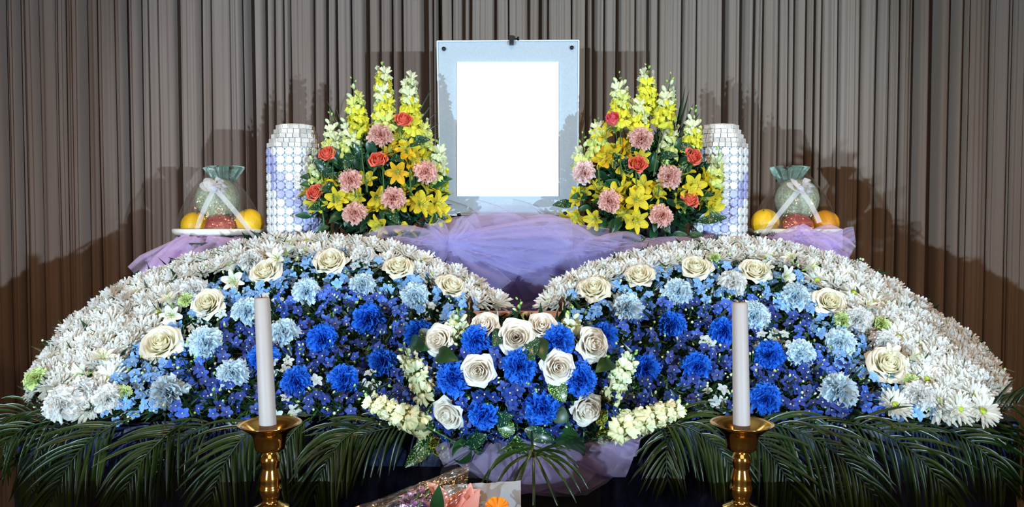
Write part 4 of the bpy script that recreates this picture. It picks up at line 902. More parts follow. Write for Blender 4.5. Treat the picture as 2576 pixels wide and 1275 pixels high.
for side in 'LR':
    cx = 948 if side == 'L' else 1632; V = 'left vase' if side == 'L' else 'right vase'; VD = 2.06
    def vd(x, y): return VD - .075 * math.sqrt(max(0, 1 - ((x - cx) / 190) ** 2)) * (1 if y > 300 else .5)
    c = P(cx, 590, VD); mb = MB(); mb.lathe([(.001, 0), (.06, 0), (.085, .03), (.09, .07), (.08, .075), (.07, .05)], 24, M=Matrix.Translation((c.x, VD + .03, UZ + .004)))
    lf = MB(); r = random.Random(21 if side == 'L' else 22)
    for n in range(1300):
        a = r.random() * 6.283; rr = math.sqrt(r.random()); yy = 475 + rr * 118 * math.sin(a); xx = cx + rr * interp(yy, [(350, 105), (450, 150), (550, 150), (600, 120)]) * math.cos(a)
        p = P(xx, yy, vd(xx, yy) + .03 + r.uniform(0, .04)); lf.grid(petal(r.uniform(.025, .06), r.uniform(.006, .013), lance, .1, r.uniform(-.9, .6), nl=2, nw=2, cup=.1), 0, dirmat(p, (r.uniform(-1, 1), r.uniform(-.9, .1), r.uniform(-.4, 1)), (r.uniform(-1, 1), -1, r.uniform(-.3, 1))))
    co = MB(); co.ball((0, 0, 0), 1, 0, 20, 12, M=Matrix.Translation(P(cx, 505, VD + .035)) @ Matrix.Diagonal((.125, .055, .10, 1)))
    t = thing('vase', 'dark bowl packed with greenery holding the %s arrangement' % ('left' if side == 'L' else 'right'), 'vase', (0, 0, 0), parts=[('bowl', mb.mesh('bowl', MT['black'])), ('packed_base', co.mesh('packed_base', MT['mound'])), ('foliage', lf.mesh('foliage', MT['vgreen']))])
    for k in t.children:
        if k.name.startswith('foliage'): k['kind'] = 'stuff'
    for i, (tp, bs, cols, nb, lab) in enumerate(SN[side]):
        snap(tp, bs, vd(*bs), cols, 70 + i + (30 if side == 'R' else 0), lab.format(v=V), 'yellow and white snapdragons of the ' + V, vd(*tp) + .01, 1.5, nb)
    VL = []
    for i, (x, y, k) in enumerate(sorted(RO[side])):
        N = Vector(((x - cx) / 190 * .5, -.75, .55 if k == 'coral' else .9)); nm = '%s-from-left %s rose of the %s' % (nth(i + 1), 'coral' if k == 'coral' else 'pink', V)
        if side == 'L' or k == 'pink' or True:
            thing('rose', 'half-open ' + nm if k == 'coral' else 'tall pink rosebud of the right vase above its yellow alstroemerias', 'rose', face(P(x, y, vd(x, y) - .015), jit(N, .15), None, 1.0), parts=rose_parts(k, i, 90), group='coral roses of the vases' if k == 'coral' else None); VL.append((x, y, nm))
    for i, (x, y) in enumerate(sorted(CA[side])):
        k = 'cpp' if (side == 'R' and i == 0) else 'cpk'; N = Vector(((x - cx) / 190 * .6, -.9, .35)); nm = '%s-from-left pink carnation of the %s' % (nth(i + 1), V)
        thing('carnation', 'ruffled ' + nm, 'carnation', face(P(x, y, vd(x, y) - .02), jit(N, .12), None, .98), parts=carnation_parts(k, i, 90), group='pink carnations of the vases'); VL.append((x, y, nm))
    LAND2 = LAND; LAND = VL
    for i, (x, y, n) in enumerate(AL[side]):
        N = Vector(((x - cx) / 190 * .8, -.9, .3)); k = 'ao' if (side == 'R' and i in (1,)) or (side == 'L' and i in (0,)) else 'ay'
        thing('alstroemeria', near_label('yellow alstroemeria stem', x, y), 'alstroemeria', face(P(x, y, vd(x, y) + .0), jit(N, .3), None, 1.16), parts=alst_parts(k, i + 40, n, .09), group='yellow alstroemerias of the vases')
    r = random.Random(31 if side == 'L' else 32); LP = []
    for n in range(46):
        a = r.random() * 6.283; rr = r.uniform(.35, 1.0); y = 480 + rr * 110 * math.sin(a); x = cx + rr * interp(y, [(350, 110), (450, 160), (550, 165), (600, 125)]) * math.cos(a)
        k = r.choice(('dark', 'dark', 'dark', 'dark2', 'aucd', 'dark2')); p = P(x, y, vd(x, y) + .008); LP.append((x, y, k, p, (math.cos(a) * .9 + r.uniform(-.4, .4), -.35, -math.sin(a) * .8 + r.uniform(-.3, .3))))
    for x, y, k in [(cx + 25, 395, 'aucd'), (cx - 60, 385, 'aucd'), (cx + 70, 365, 'aucd'), (cx - 165 if side == 'L' else cx - 190, 545 if side == 'L' else 515, 'dark' if side == 'L' else 'aucd'), (cx - 120, 570, 'dark'), (cx + 60, 590, 'dark'), (cx + 125, 555, 'aucd'), (cx - 30, 590, 'aucd'), (cx + 100, 590, 'dark')]:
        LP.append((x, y, k, P(x, y, vd(x, y) - .002), (r.uniform(-1, 1) + (x - cx) / 100, -.3, r.uniform(-.6, .3))))
    for x, y, k, p, d in LP:
        nm = {'dark': 'dark green leaf', 'dark2': 'narrow dark leaf', 'aucd': 'pale-flecked dark leaf'}[k]
        thing('leaf', near_label(nm, x, y), 'leaf', dirmat(p, d, (r.uniform(-.3, .3), -1, .4), r.uniform(.62, .95)), me=LEAF[k], group='leaves of the ' + V)
    LAND = LAND2
    # thin dark palm fans behind the spikes
    for q, (b0, tips) in enumerate([((1000, 380), [(1090, 215), (1060, 200), (1075, 240), (1095, 250), (1100, 280), (1105, 310), (1100, 335), (1040, 230), (985, 215)]), ((880, 380), [(822, 252), (835, 300), (845, 270)])] if side == 'L' else
                                   [((1690, 380), [(1735, 225), (1715, 245), (1745, 260), (1760, 285), (1700, 215), (1725, 215), (1765, 310)]), ((1570, 330), [(1540, 240), (1548, 262)])]):
        lf = []
        for (tx, ty) in tips:
            p0, p1 = P(b0[0], b0[1], VD + .05), P(tx, ty, VD + .07); L0 = (p1 - p0).length; mb = MB(); mb.grid(petal(L0, .007, lance, .05, -.05, nl=6, nw=2, cup=.25), 0, dirmat(p0, p1 - p0, (.4, -1, .2))); lf.append(('leaflet', mb.mesh('leaflet', MT['dgreen'])))
        mb = MB(); mb.tube([P(cx, 540, VD + .04), P(b0[0], b0[1], VD + .05)], .0016, 5)
        thing('palm_spray', 'thin dark palm spray fanning out behind the %s spikes of the %s' % (['panel-side' if side == 'L' else 'tower-side', 'outer' if side == 'L' else 'panel-side'][q], V), 'palm leaf', (0, 0, 0), parts=lf + [('stalk', mb.mesh('stalk', MT['stem']))])
# ------------------------------------------------------------------ towers of wrapped discs
def disc_mesh(m):
    mb = MB(); n = 20; prof = [(0, .0052), (.35, .0048), (.6, .0062), (.85, .0055), (1, .002), (.95, 0)]
    G = [[((0.0116 * r * (1 + (.09 * math.cos(10 * 2 * PI * j / n) if r > .5 else 0))) * math.cos(2 * PI * j / n), (0.0116 * r * (1 + (.09 * math.cos(10 * 2 * PI * j / n) if r > .5 else 0))) * math.sin(2 * PI * j / n), z + (.0007 * math.cos(10 * 2 * PI * j / n) if r > .3 else 0)) for j in range(n)] for r, z in prof]
    return mb.grid(np.array(G), closed=True).mesh('wrapped_disc', m)
DISC = [disc_mesh(MT['pearl']), disc_mesh(MT['lav'])]
mb = MB(); mb.box((-.0063, -.004, -.0053), (.0063, .004, .0053)); BRICK = mb.mesh('wrapped_block', MT['brickm'], smooth=False)
def tower(label, cxp, d, mirror):
    c = P(cxp, 612, d); pt = .0222; a3 = 3 * pt; a2 = 2 * pt; rows = 11; H = rows * pt; z0 = UZ + .006; rot = 0
    # octagon outline: sides 3,2,3,2,... starting with the front one
    pts = [Vector((-a3 / 2, 0, 0))]; ang = 0; sides = []
    for i in range(8):
        L_ = a3 if i % 2 == 0 else a2; dv = Vector((math.cos(ang), math.sin(ang), 0)); sides.append((pts[-1].copy(), dv, 3 if i % 2 == 0 else 2)); pts.append(pts[-1] + dv * L_); ang += PI / 4
    cy = (a3 + a2 * math.sqrt(2)) / 2
    ctr = Vector((c.x, c.y + cy, 0)); parts = []
    ring = [(p.x, p.y - cy) for p in pts[:8]]
    mb = MB(); G = [[(x * s, y * s, z) for x, y in ring] for s, z in ((.93, 0), (.97, .002), (.97, H), (.9, H + .002), (.62, H + .045), (.6, H + .05))]
    mb.grid(np.array(G), closed=True); mb.add([(x * .6, y * .6, H + .05) for x, y in ring], [tuple(range(8))]); parts.append(('core', mb.mesh('tower_core', MT['core'], smooth=False)))
    T0 = Matrix.Translation((0, -cy, 0)); col = 0
    for si, (p, dv, n) in enumerate(sides):
        nrm = Vector((dv.y, -dv.x, 0))
        for k in range(n):
            for row in range(rows):
                q = p + dv * pt * (k + .5) + Vector((0, -cy, (row + .5) * pt))
                vcol = col if not mirror else -col; ph = (rows - row) - vcol * 1.6 + (0 if not mirror else 2)
                lav = (ph % 11) < 3.2 if not mirror else ((rows - row) - vcol * -1.6 + 3) % 11 < 3.4
                lav = ((rows - 1 - row) * 1.0 - (col if not mirror else (4 - col)) * 1.35 - 2.2) % 13.5 < 3.4
                M = Matrix(((dv.x, 0, nrm.x, q.x), (dv.y, 0, nrm.y, q.y), (0, 1, 0, q.z), (0, 0, 0, 1))) @ RZ(rnd.random())
                parts.append(('disc', DISC[1 if lav else 0], M, None, 'lavender wrapped disc' if lav else None))
            col += 1
    for tr in range(5):
        s = .965 - tr * .082; z = H + .006 + tr * .0122
        for i in range(8):
            x0, y0 = ring[i]; x1, y1 = ring[(i + 1) % 8]; a = Vector((x0 * s, y0 * s, z)); b = Vector((x1 * s, y1 * s, z)); L_ = (b - a).length; n = max(1, int(L_ / .0138)); dv = (b - a) / L_
            for k in range(n):
                q = a + dv * L_ * ((k + (.5 if tr % 2 else .42)) / n) + Vector((0, 0, rnd.uniform(-.0006, .0006))); nr = Vector((dv.y, -dv.x, 0)); M = Matrix(((dv.x, -nr.x, 0, q.x), (dv.y, -nr.y, 0, q.y), (0, 0, 1, q.z), (0, 0, 0, 1))) @ Matrix.Diagonal((L_ / n / .0142, 1.5, 1, 1))
                parts.append(('block', BRICK, M))
    mb = MB(); mb.lathe([(.0, H + .0625), (.045, H + .0625), (.05, H + .058), (.05, H + .05)], 8); parts.append(('lid', mb.mesh('tower_lid', MT['brickm'], smooth=False)))
    thing('offering_tower', label, 'offering tower', Matrix.Translation((ctr.x, ctr.y, z0)), parts=parts, group='pearly disc towers')
tower('pearly white octagonal tower of wrapped discs with lavender band behind the left vase', 730, 2.06, False)
tower('pearly white octagonal tower of wrapped discs with lavender band behind the right vase', 1822, 2.06, True)
# ------------------------------------------------------------------ fruit dishes
def uvs(r, sq=(1, 1, 1), dent=.06, n=24):
    mb = MB(); G = []
    for i in range(17):
        t = PI * i / 16; row = []
        for j in range(n):
            a = 2 * PI * j / n; rr = r * (1 - dent * math.exp(-(t / .3) ** 2) - dent * .6 * math.exp(-((PI - t) / .3) ** 2)); row.append((rr * math.sin(t) * math.cos(a) * sq[0], rr * math.sin(t) * math.sin(a) * sq[1], rr * math.cos(t) * sq[2]))
        G.append(row)
    return mb.grid(np.array(G), closed=True)
def fruit_set(side):
    S_ = 'left' if side == 'L' else 'right'; cx = 555 if side == 'L' else 1999; d = 2.17; zr = P(cx, 590, d).z; c = P(cx, 590, d); mir = 1 if side == 'L' else -1
    X = c.x; RR = .122
    mb = MB(); mb.lathe([(.055, UZ + .006), (.075, UZ + .008), (.098, zr - .012), (.104, zr - .004), (.096, zr - .004), (.07, UZ + .012)], 32, M=Matrix.Translation((X + .008 * mir, d, 0)))
    parts = [('weave', mb.mesh('basket_weave', MT['woven']))]
    mb = MB()
    for i in range(10):
        z = lerp(UZ + .008, zr - .008, i / 9); r_ = lerp(.0755, .1015, i / 9); mb.tube([(X + .008 * mir + r_ * math.cos(a * .2618), d + r_ * math.sin(a * .2618), z + .001 * (a % 2)) for a in range(25)], .0014, 4)
    parts.append(('cane_hoops', mb.mesh('cane_hoops', MT['woven'])))
    b = thing('basket', 'low grey-green woven basket under the %s white fruit dish' % S_, 'basket', (0, 0, 0), parts=parts)
    for k in b.children:
        if k.name.startswith('cane'): k['kind'] = 'stuff'
    mb = MB(); mb.lathe([(.001, zr - .002), (.095, zr - .003), (.114, zr - .001), (RR, zr + .006), (RR + .001, zr + .014), (RR - .003, zr + .017), (.110, zr + .008), (.09, zr + .003), (.001, zr + .003)], 40, M=Matrix.Translation((X, d, 0)))
    thing('fruit_dish', 'shallow round white dish of fruit at the %s end of the altar' % S_, 'dish', (0, 0, 0), me=mb.mesh('fruit_dish', MT['dish']))
    z1 = zr + .004
    def fr(name, lab, px, py, dd, r, m, sq=(1, 1, 1), cat=None, st=True, tilt=(0, 0, 1)):
        p = P(px, py, dd); me = uvs(r, sq).mesh(name, m); q = MB(); q.tube([(0, 0, r * sq[2] * .86), (.001, 0, r * sq[2] * 1.03)], .0018, 6)
        thing(name, lab, 'fruit', face(p, tilt, 0), me=me, parts=[('stalk', q.mesh('stalk', MT['stem']))] if st else ())
    o = (lambda x: cx + (x - 555) * mir)
    fr('melon', 'pale green netted melon atop the fruit of the %s dish' % S_, 548 if side == 'L' else 2005, 500 if side == 'L' else 501, d + .005, .0585, MT['melon'], (1, 1, .98))
    fr('orange', 'bright yellow citrus on the outer side of the left dish' if side == 'L' else 'deep orange citrus on the outer side of the right dish', 490 if side == 'L' else 2076, 567 if side == 'L' else 562, d - .035, .036, MT['orange' if side == 'L' else 'orangeo'], tilt=(.3, -.3, 1))
    fr('orange', 'bright yellow citrus next to the tower on the left dish' if side == 'L' else 'bright yellow citrus next to the tower on the right dish', 627 if side == 'L' else 1925, 560, d - .025, .0375, MT['orange'], tilt=(-.3, -.4, 1))
    fr('apple', 'dull red apple at the front middle of the %s dish' % S_, 553 if side == 'L' else 2008, 571 if side == 'L' else 568, d - .062, .040, MT['apple'], (1, 1, .8), tilt=(.1, -.5, 1))
    fr('orange', 'half-hidden yellow citrus at the back of the %s dish' % S_, cx, 560, d + .072, .034, MT['orange'], tilt=(0, .2, 1))
    # gathered foil top
    mb = MB(); t0 = P(565 if side == 'L' else 1985, 470, d + .045); tp = P(565 if side == 'L' else 1990, 422, d + .045); G = []
    for i in range(9):
        t = i / 8; row = []
        for j in range(72):
            a = 2 * PI * j / 72; zz = lerp(t0.z - .03, tp.z, t); pin = .010 + .034 * abs(t - .28) ** .9; rr = pin * (1 + .36 * math.sin(11 * a + 2 * t) * (.3 + t)); row.append((t0.x + rr * 1.15 * math.cos(a), t0.y + rr * .7 * math.sin(a), zz + .006 * math.sin(5.5 * a) * t))
        G.append(row)
    mb.grid(np.array(G), closed=True); thing('foil_gather', 'crimped grey-green foil gather behind the %s melon' % S_, 'foil', (0, 0, 0), me=mb.mesh('foil_gather', MT['foil'], smooth=False))
    # cellophane tent
    mb = MB(); G = []; apex = P(548 if side == 'L' else 2003, 428, d)
    for i in range(15):
        t = i / 14; row = []
        for j in range(80):
            a = 2 * PI * j / 80; rr = lerp(.022, .118, t) + .013 * math.sin(PI * t) ; rr *= 1 + .05 * math.sin(9 * a + 3 * t) * (1.2 - t) + .02 * noise.noise(Vector((math.cos(a) * 3, math.sin(a) * 3, t * 4)))
            row.append((lerp(apex.x, X, t ** .7) + rr * math.cos(a), d + rr * math.sin(a), lerp(apex.z, zr + .012, t)))
        G.append(row)
    nk = []
    for j in range(80):
        a = 2 * PI * j / 80; rr = .045 * (1 + .2 * math.sin(8 * a)); nk.append((apex.x + rr * math.cos(a), d + rr * .6 * math.sin(a), apex.z + .012 * math.sin(3 * a) + .0))
    mb.grid(np.array(G), closed=True)
    thing('cellophane_wrap', 'clear crinkled cellophane tent tied over the %s fruit dish' % S_, 'wrapping', (0, 0, 0), me=mb.mesh('cellophane_wrap', MT['film']))
    # ribbon bow with two tails
    kx, ky = (540, 474) if side == 'L' else (2012, 476); kd = d - .075; K0 = P(kx, ky, kd)
    def band(pts, w_, name, up=(0, -1, .2)):
        mb = MB(); G = []
        for i, p in enumerate(pts):
            t = (Vector(pts[min(i + 1, len(pts) - 1)]) - Vector(pts[max(0, i - 1)])).normalized(); s = t.cross(Vector(up)).normalized() * (w_ / 2); G.append([tuple(Vector(p) - s), tuple(Vector(p)), tuple(Vector(p) + s)])
        mb.grid(np.array(G)); return mb.mesh(name, MT['ribbon'])
    parts = []
    for k, (dx, dz, R_) in enumerate([(-.022, .010, .024), (.022, .008, .024), (-.014, .022, .022), (.014, .024, .022), (-.006, .012, .018), (.02, -.006, .02)]):
        pts = []
        for i in range(13):
            a = 2 * PI * i / 12; L_ = .5 - .5 * math.cos(a); pts.append(K0 + Vector((dx * L_ * 1.3 , -.010 * math.sin(a) - .006, dz * L_ + .010 * math.sin(a) * (1 if k % 2 else -1))))
        parts.append(('loop', band(pts, .017, 'bow_loop', up=(.2, -.4, 1))))
    for (tx, ty, td) in (((493, 583, d - .112), (650, 607, d - .108)) if side == 'L' else ((1905, 612, d - .10), (2062, 560, d - .115))):
        e = P(tx, ty, td); parts.append(('tail', band([K0.lerp(e, i / 8) + Vector((0, -.004 * math.sin(i / 8 * PI), .006 * math.sin(i / 8 * PI))) for i in range(9)], .013, 'bow_tail')))
    mb = MB(); mb.ball(K0 + Vector((0, -.008, .002)), .008, 0, 8, 6); parts.append(('knot', mb.mesh('knot', MT['ribbon'])))
    thing('ribbon_bow', 'white organza ribbon bow with trailing tails on the %s wrapped fruit' % S_, 'ribbon', (0, 0, 0), parts=parts)
fruit_set('L'); fruit_set('R')
# ------------------------------------------------------------------ candlesticks and candles
CDp = 1.05; K = CDp / F_PX
def candle(cx, ctop, cbot, S_):
    c = P(cx, 1063, CDp); tz = .925 + .004
    def Z(y): return P(cx, y, CDp).z
    prof = [(0, tz), (.048, tz), (.050, tz + .004), (.046, tz + .012), (.030, tz + .022), (45 * K, Z(1275)), (24 * K, Z(1264)), (20.5 * K, Z(1254)), (24 * K, Z(1246)), (28 * K, Z(1235)), (28.5 * K, Z(1226)), (27 * K, Z(1222)), (25.5 * K, Z(1217)), (26.5 * K, Z(1208)), (26 * K, Z(1198)), (21 * K, Z(1180)), (20.5 * K, Z(1174)), (23.5 * K, Z(1163)), (24 * K, Z(1153)), (21 * K, Z(1144)), (18 * K, Z(1139)), (17.5 * K, Z(1134))]
    prof = sorted(set(prof), key=lambda p: (p[1]))
    f_ = MB(); f_.lathe([p for p in prof if p[1] <= Z(1275)], 40); s_ = MB(); s_.lathe([p for p in prof if p[1] >= Z(1275)], 40)
    cup = MB(); cup.lathe([(17.5 * K, Z(1136)), (30 * K, Z(1132)), (37 * K, Z(1127)), (38.5 * K, Z(1118)), (41 * K, Z(1102)), (46 * K, Z(1090)), (64 * K, Z(1075)), (79 * K, Z(1065)), (79.6 * K, Z(1063.5)), (78.5 * K, Z(1063)), (62 * K, Z(1072)), (43 * K, Z(1084)), (35 * K, Z(1094)), (30 * K, Z(1098)), (0.1 * K, Z(1098))], 56)
    o = thing('candlestick', 'turned polished brass candlestick under the %s white candle' % S_, 'candlestick', Matrix.Translation((c.x, CDp, 0)), parts=[('foot', f_.mesh('foot', MT['brass'])), ('stem', s_.mesh('turned_stem', MT['brass'])), ('cup', cup.mesh('drip_cup', MT['brass']))])
    a = P(cbot[0], cbot[1], CDp); b = P(ctop[0], ctop[1], CDp + .004); a.z = Z(1098) + .001; v = b - a; L_ = v.length; r0, r1 = 21.5 * K, 19.5 * K
    mb = MB(); mb.lathe([(0, 0), (r0, 0), (r0, .004), (r1, L_ - .003), (r1 - .0015, L_), (r1 * .5, L_ - .0015), (0, L_ - .003)], 32)
    wk = MB(); wk.tube([(0, 0, L_ - .003), (.0004, 0, L_ + .002), (.0014, 0, L_ + .004)], .0007, 5)
    thing('candle', 'unlit tall white candle %s' % ('leaning slightly before the left wing' if S_ == 'left' else 'standing straight before the right wing'), 'candle', face(a, v, 0), parts=[('wax_pillar', mb.mesh('wax_pillar', MT['wax'])), ('wick', wk.mesh('wick', MT['wick']))])
candle(679, (659, 748), (675, 1078), 'left'); candle(1866, (1861, 760), (1866, 1078), 'right')
# ------------------------------------------------------------------ palm fronds hanging in front of the table
def bez(p, n):
    out = []; m = len(p) - 1
    for i in range(n + 1):
        t = i / n; q = [Vector(a) for a in p]
        while len(q) > 1: q = [q[k].lerp(q[k + 1], t) for k in range(len(q) - 1)]
        out.append(q[0])
    return out
FR = [  # (points in the photo, depths, n leaflets per side, leaflet length)
 ([(330, 1035), (120, 1030), (0, 1060), (10, 1150)], (1.50, 1.47, 1.46, 1.46), 20, .10), ([(180, 1045), (60, 1000), (20, 1030), (-30, 1100)], (1.55, 1.54, 1.52, 1.5), 16, .09),
 ([(330, 1040), (220, 1075), (150, 1160), (118, 1290)], (1.46, 1.42, 1.40, 1.40), 27, .125), ([(480, 1040), (400, 1090), (340, 1140), (300, 1270)], (1.46, 1.42, 1.39, 1.39), 24, .12),
 ([(680, 1045), (600, 1075), (555, 1150), (520, 1280)], (1.46, 1.42, 1.39, 1.39), 25, .12), ([(560, 1045), (480, 1060), (430, 1110), (400, 1200)], (1.48, 1.46, 1.44, 1.44), 18, .10),
 ([(930, 1060), (870, 1070), (820, 1120), (790, 1240)], (1.46, 1.43, 1.40, 1.40), 25, .115), ([(1060, 1055), (980, 1060), (900, 1075), (860, 1120)], (1.48, 1.46, 1.44, 1.43), 20, .11),
 ([(780, 1040), (740, 1060), (700, 1110), (680, 1220)], (1.48, 1.46, 1.44, 1.43), 20, .105), ([(230, 1045), (120, 1060), (70, 1120), (80, 1230)], (1.52, 1.50, 1.48, 1.46), 20, .10),
 ([(1640, 1045), (1740, 1050), (1810, 1090), (1850, 1190)], (1.46, 1.43, 1.40, 1.40), 24, .115), ([(1860, 1045), (2010, 1050), (2130, 1110), (2230, 1290)], (1.46, 1.42, 1.38, 1.38), 32, .125),
 ([(2080, 1045), (2220, 1050), (2340, 1130), (2395, 1260)], (1.47, 1.43, 1.40, 1.39), 27, .12), ([(2280, 1045), (2400, 1060), (2490, 1110), (2530, 1210)], (1.49, 1.46, 1.44, 1.43), 22, .11),
 ([(1850, 1060), (1920, 1085), (1970, 1160), (2025, 1290)], (1.45, 1.42, 1.39, 1.39), 24, .115), ([(2360, 1050), (2450, 1060), (2530, 1020), (2600, 985)], (1.52, 1.50, 1.48, 1.46), 14, .09),
 ([(1960, 1160), (2060, 1190), (2130, 1235), (2210, 1300)], (1.46, 1.44, 1.43, 1.42), 22, .10), ([(1720, 1050), (1680, 1070), (1670, 1120), (1680, 1200)], (1.48, 1.46, 1.44, 1.43), 16, .10), ([(2480, 1040), (2560, 1080), (2600, 1140), (2620, 1240)], (1.52, 1.5, 1.48, 1.46), 20, .10)]
FR.sort(key=lambda f: f[0][0][0] + f[0][3][0])
cnt = {'L': 0, 'R': 0}
for fi, (pp, dd, n, LL) in enumerate(FR):
    r = random.Random(100 + fi); pts = bez([P(x, y + (12 if q_ < 2 else 10), d) for q_, ((x, y), d) in enumerate(zip(pp, dd))], 40); parts = []
    mb = MB(); mb.tube(pts, [lerp(.0026, .0007, i / 40) for i in range(41)], 5); parts.append(('rachis', mb.mesh('rachis', MT['palm'])))
    tot = sum((pts[i + 1] - pts[i]).length for i in range(40))
    n = int(n * .85)
    for k in range(n):
        t = .10 + .9 * (k + .5) / n; i = min(39, int(t * 40)); p = pts[i].lerp(pts[i + 1], t * 40 - i) if i < 40 else pts[40]; tg = (pts[i + 1] - pts[i]).normalized()
        side = tg.cross(Vector((0, -1, .25))).normalized()
        L_ = LL * (math.sin(PI * (t * .80 + .16)) ** .6) * r.uniform(.88, 1.1)
        for s in (-1, 1):
            d0 = (tg * lerp(.75, 1.5, t) + side * s * 1.0 + Vector((r.uniform(-.12, .12), r.uniform(-.45, .15), r.uniform(-.1, .15)))).normalized(); G = []; m_ = 8; droop = r.uniform(.35, 1.25); q = p.copy(); v = d0.copy()
            for a in range(m_ + 1):
                u = a / m_; w_ = (.0060 if LL > .1 else .005) * max(.06, math.sin(PI * min(1, u * .92 + .06)) ** .65) / 2
                wd = v.cross(Vector((.15 * s, -1, .5))).normalized(); nr = wd.cross(v).normalized()
                G.append([tuple(q - wd * w_ + nr * w_ * .35), tuple(q), tuple(q + wd * w_ + nr * w_ * .35)]); v = (v + Vector((0, 0, -1)) * droop * 1.4 / m_).normalized(); q = q + v * L_ / m_
            mb = MB(); mb.grid(np.array(G)); parts.append(('leaflet', mb.mesh('leaflet', MT['palm'])))
    sd = 'L' if pp[0][0] < 1288 else 'R'; cnt[sd] += 1
    thing('palm_frond', 'dark green palm frond drooping before the navy cloth under the %s, %s from left' % ('left wing' if sd == 'L' else 'right wing', nth(cnt[sd])), 'palm leaf', (0, 0, 0), parts=parts, group='palm fronds under the wings')
# the small fan palm that hangs from the middle
parts = []; b0 = P(1342, 1150, 1.25); mb = MB(); mb.tube([P(1338, 1085, 1.32), P(1338, 1110, 1.27), b0], .0022, 6); parts.append(('stalk', mb.mesh('stalk', MT['palm'])))
r = random.Random(77)
for (tx, ty, mx, my) in [(1205, 1230, 1240, 1140), (1238, 1262, 1255, 1160), (1262, 1300, 1285, 1190), (1285, 1310, 1300, 1200), (1345, 1320, 1342, 1230), (1415, 1300, 1375, 1200), (1450, 1265, 1410, 1170), (1462, 1240, 1430, 1160), (1470, 1210, 1430, 1140), (1225, 1215, 1235, 1125), (1455, 1175, 1420, 1120), (1250, 1140, 1290, 1105), (1435, 1135, 1395, 1100), (1480, 1230, 1450, 1160)]:
    pts = bez([b0 + Vector((0, 0, r.uniform(0, .02))), P(mx, my, 1.20), P(tx, ty, 1.20)], 10); G = []
    for i, p in enumerate(pts):
        tg = (pts[min(10, i + 1)] - pts[max(0, i - 1)]).normalized(); wd = tg.cross(Vector((0, -1, .4))).normalized(); w_ = .0025 * max(.08, math.sin(PI * (i / 10 * .9 + .07)) ** .6); nr = wd.cross(tg); G.append([tuple(p - wd * w_ + nr * w_ * .3), tuple(p), tuple(p + wd * w_ + nr * w_ * .3)])
    mb = MB(); mb.grid(np.array(G)); parts.append(('leaflet', mb.mesh('leaflet', MT['palm'])))
thing('palm_frond', 'small arching dark palm hanging over the purple tulle below the centrepiece', 'palm leaf', (0, 0, 0), parts=parts)
# ------------------------------------------------------------------ wrapped bouquet on the offering table
def sheet(pts, m, name, seed, amp=.004, n=(24, 14)):
    """bilinear sheet between four corner points given as (x, y, depth)"""
    a, b, c, d = [P(*p) for p in pts]; G = []
    for i in range(n[0] + 1):
        u = i / n[0]; row = []
        for j in range(n[1] + 1):
            v = j / n[1]; q = a.lerp(b, u).lerp(d.lerp(c, u), v); h = amp * noise.noise(Vector((u * 4, v * 7, seed))) + amp * .6 * abs(noise.noise(Vector((u * 9, v * 16, seed)))); q = q + Vector((0, -h * 1.5 - .015 * math.sin(PI * v), h)); row.append(tuple(q))
        G.append(row)
    mb = MB(); mb.grid(np.array(G)); return mb.mesh(name, m)
fl = sheet([(860, 1290, 1.06), (1182, 1166, 1.10), (1165, 1300, 1.08), (900, 1420, 1.04)], MT['film2'], 'clear_film', 3, .006, (40, 24))
fl2 = sheet([(840, 1300, 1.05), (1175, 1170, 1.09), (1185, 1182, 1.088), (870, 1318, 1.048)], MT['film2'], 'folded_hem', 8, .003)
pa = sheet([(1115, 1222, 1.12), (1310, 1208, 1.12), (1312, 1420, 1.09), (1100, 1420, 1.09)], MT['paper'], 'paper_sheet', 5, .006)
thing('bouquet_wrap', 'clear cellophane and white tissue wrapped round a bouquet on the offering table', 'wrapping', (0, 0, 0), parts=[('clear_film', fl), ('folded_hem', fl2), ('paper_sheet', pa)])
mb = []
for k in range(9):
    q = MB(); q.grid(petal(.055 if k < 6 else .04, .022, lance, .9 if k % 2 else 1.15, .1 if k % 2 else .6, cup=.2, nl=6, nw=4)); mb.append(('petal', q.mesh('petal', MT['lilyp']), RZ(k * 2.2)))
q = MB(); q.tube([(0, 0, -.11), (0, 0, .004)], .0025, 6)
def bstem(L_=.11): q = MB(); q.tube([(0, 0, -L_), (0, 0, .004)], .0022, 6); return ('stem', q.mesh('stem', MT['stem']))
thing('lily', 'salmon pink lily lying inside the clear wrapped bouquet', 'lily', face(P(1128, 1288, 1.09), (.35, -.7, .75), 0), parts=mb + [bstem()])
thing('lily', 'second salmon lily beneath the first in the wrapped bouquet', 'lily', face(P(1165, 1315, 1.075), (.2, -.8, .6), 1), parts=[(a_[0], a_[1], a_[2]) for a_ in mb] + [bstem()])
for i, (x, y) in enumerate([(1052, 1245), (1080, 1235), (1030, 1280)]):
    q = MB(); r = random.Random(i)
    for k in range(26):
        t = k / 26; a = k * 2.4; q.grid(petal(.012, .009, fan, .6, -.2, ruf=.001, nl=3, nw=3), 0, Matrix.Translation((.006 * math.cos(a), .006 * math.sin(a), .06 * (1 - t) - .06)) @ RZ(a))
    thing('stock', '%s purple stock spike inside the wrapped bouquet' % ('short', 'tall', 'lowest')[i], 'stock flower', face(P(x, y, 1.085), (.5, -.1, .7), 0), parts=[('florets', q.mesh('stock_florets', MT['stock'])), bstem(.1)])
q = MB()
for k in range(12): q.grid(petal(.03, .016, fan, 1.2 - .06 * k, .4, ruf=.002, nl=4, nw=4), 0, RZ(k * 2.4))
thing('gerbera', 'small vivid orange bloom in front of the white tissue of the bouquet', 'orange flower', face(P(1250, 1285, 1.06), (.1, -.5, .9), 0, .62), parts=[('bloom', q.mesh('bloom', MT['orangef'])), bstem(.10)])
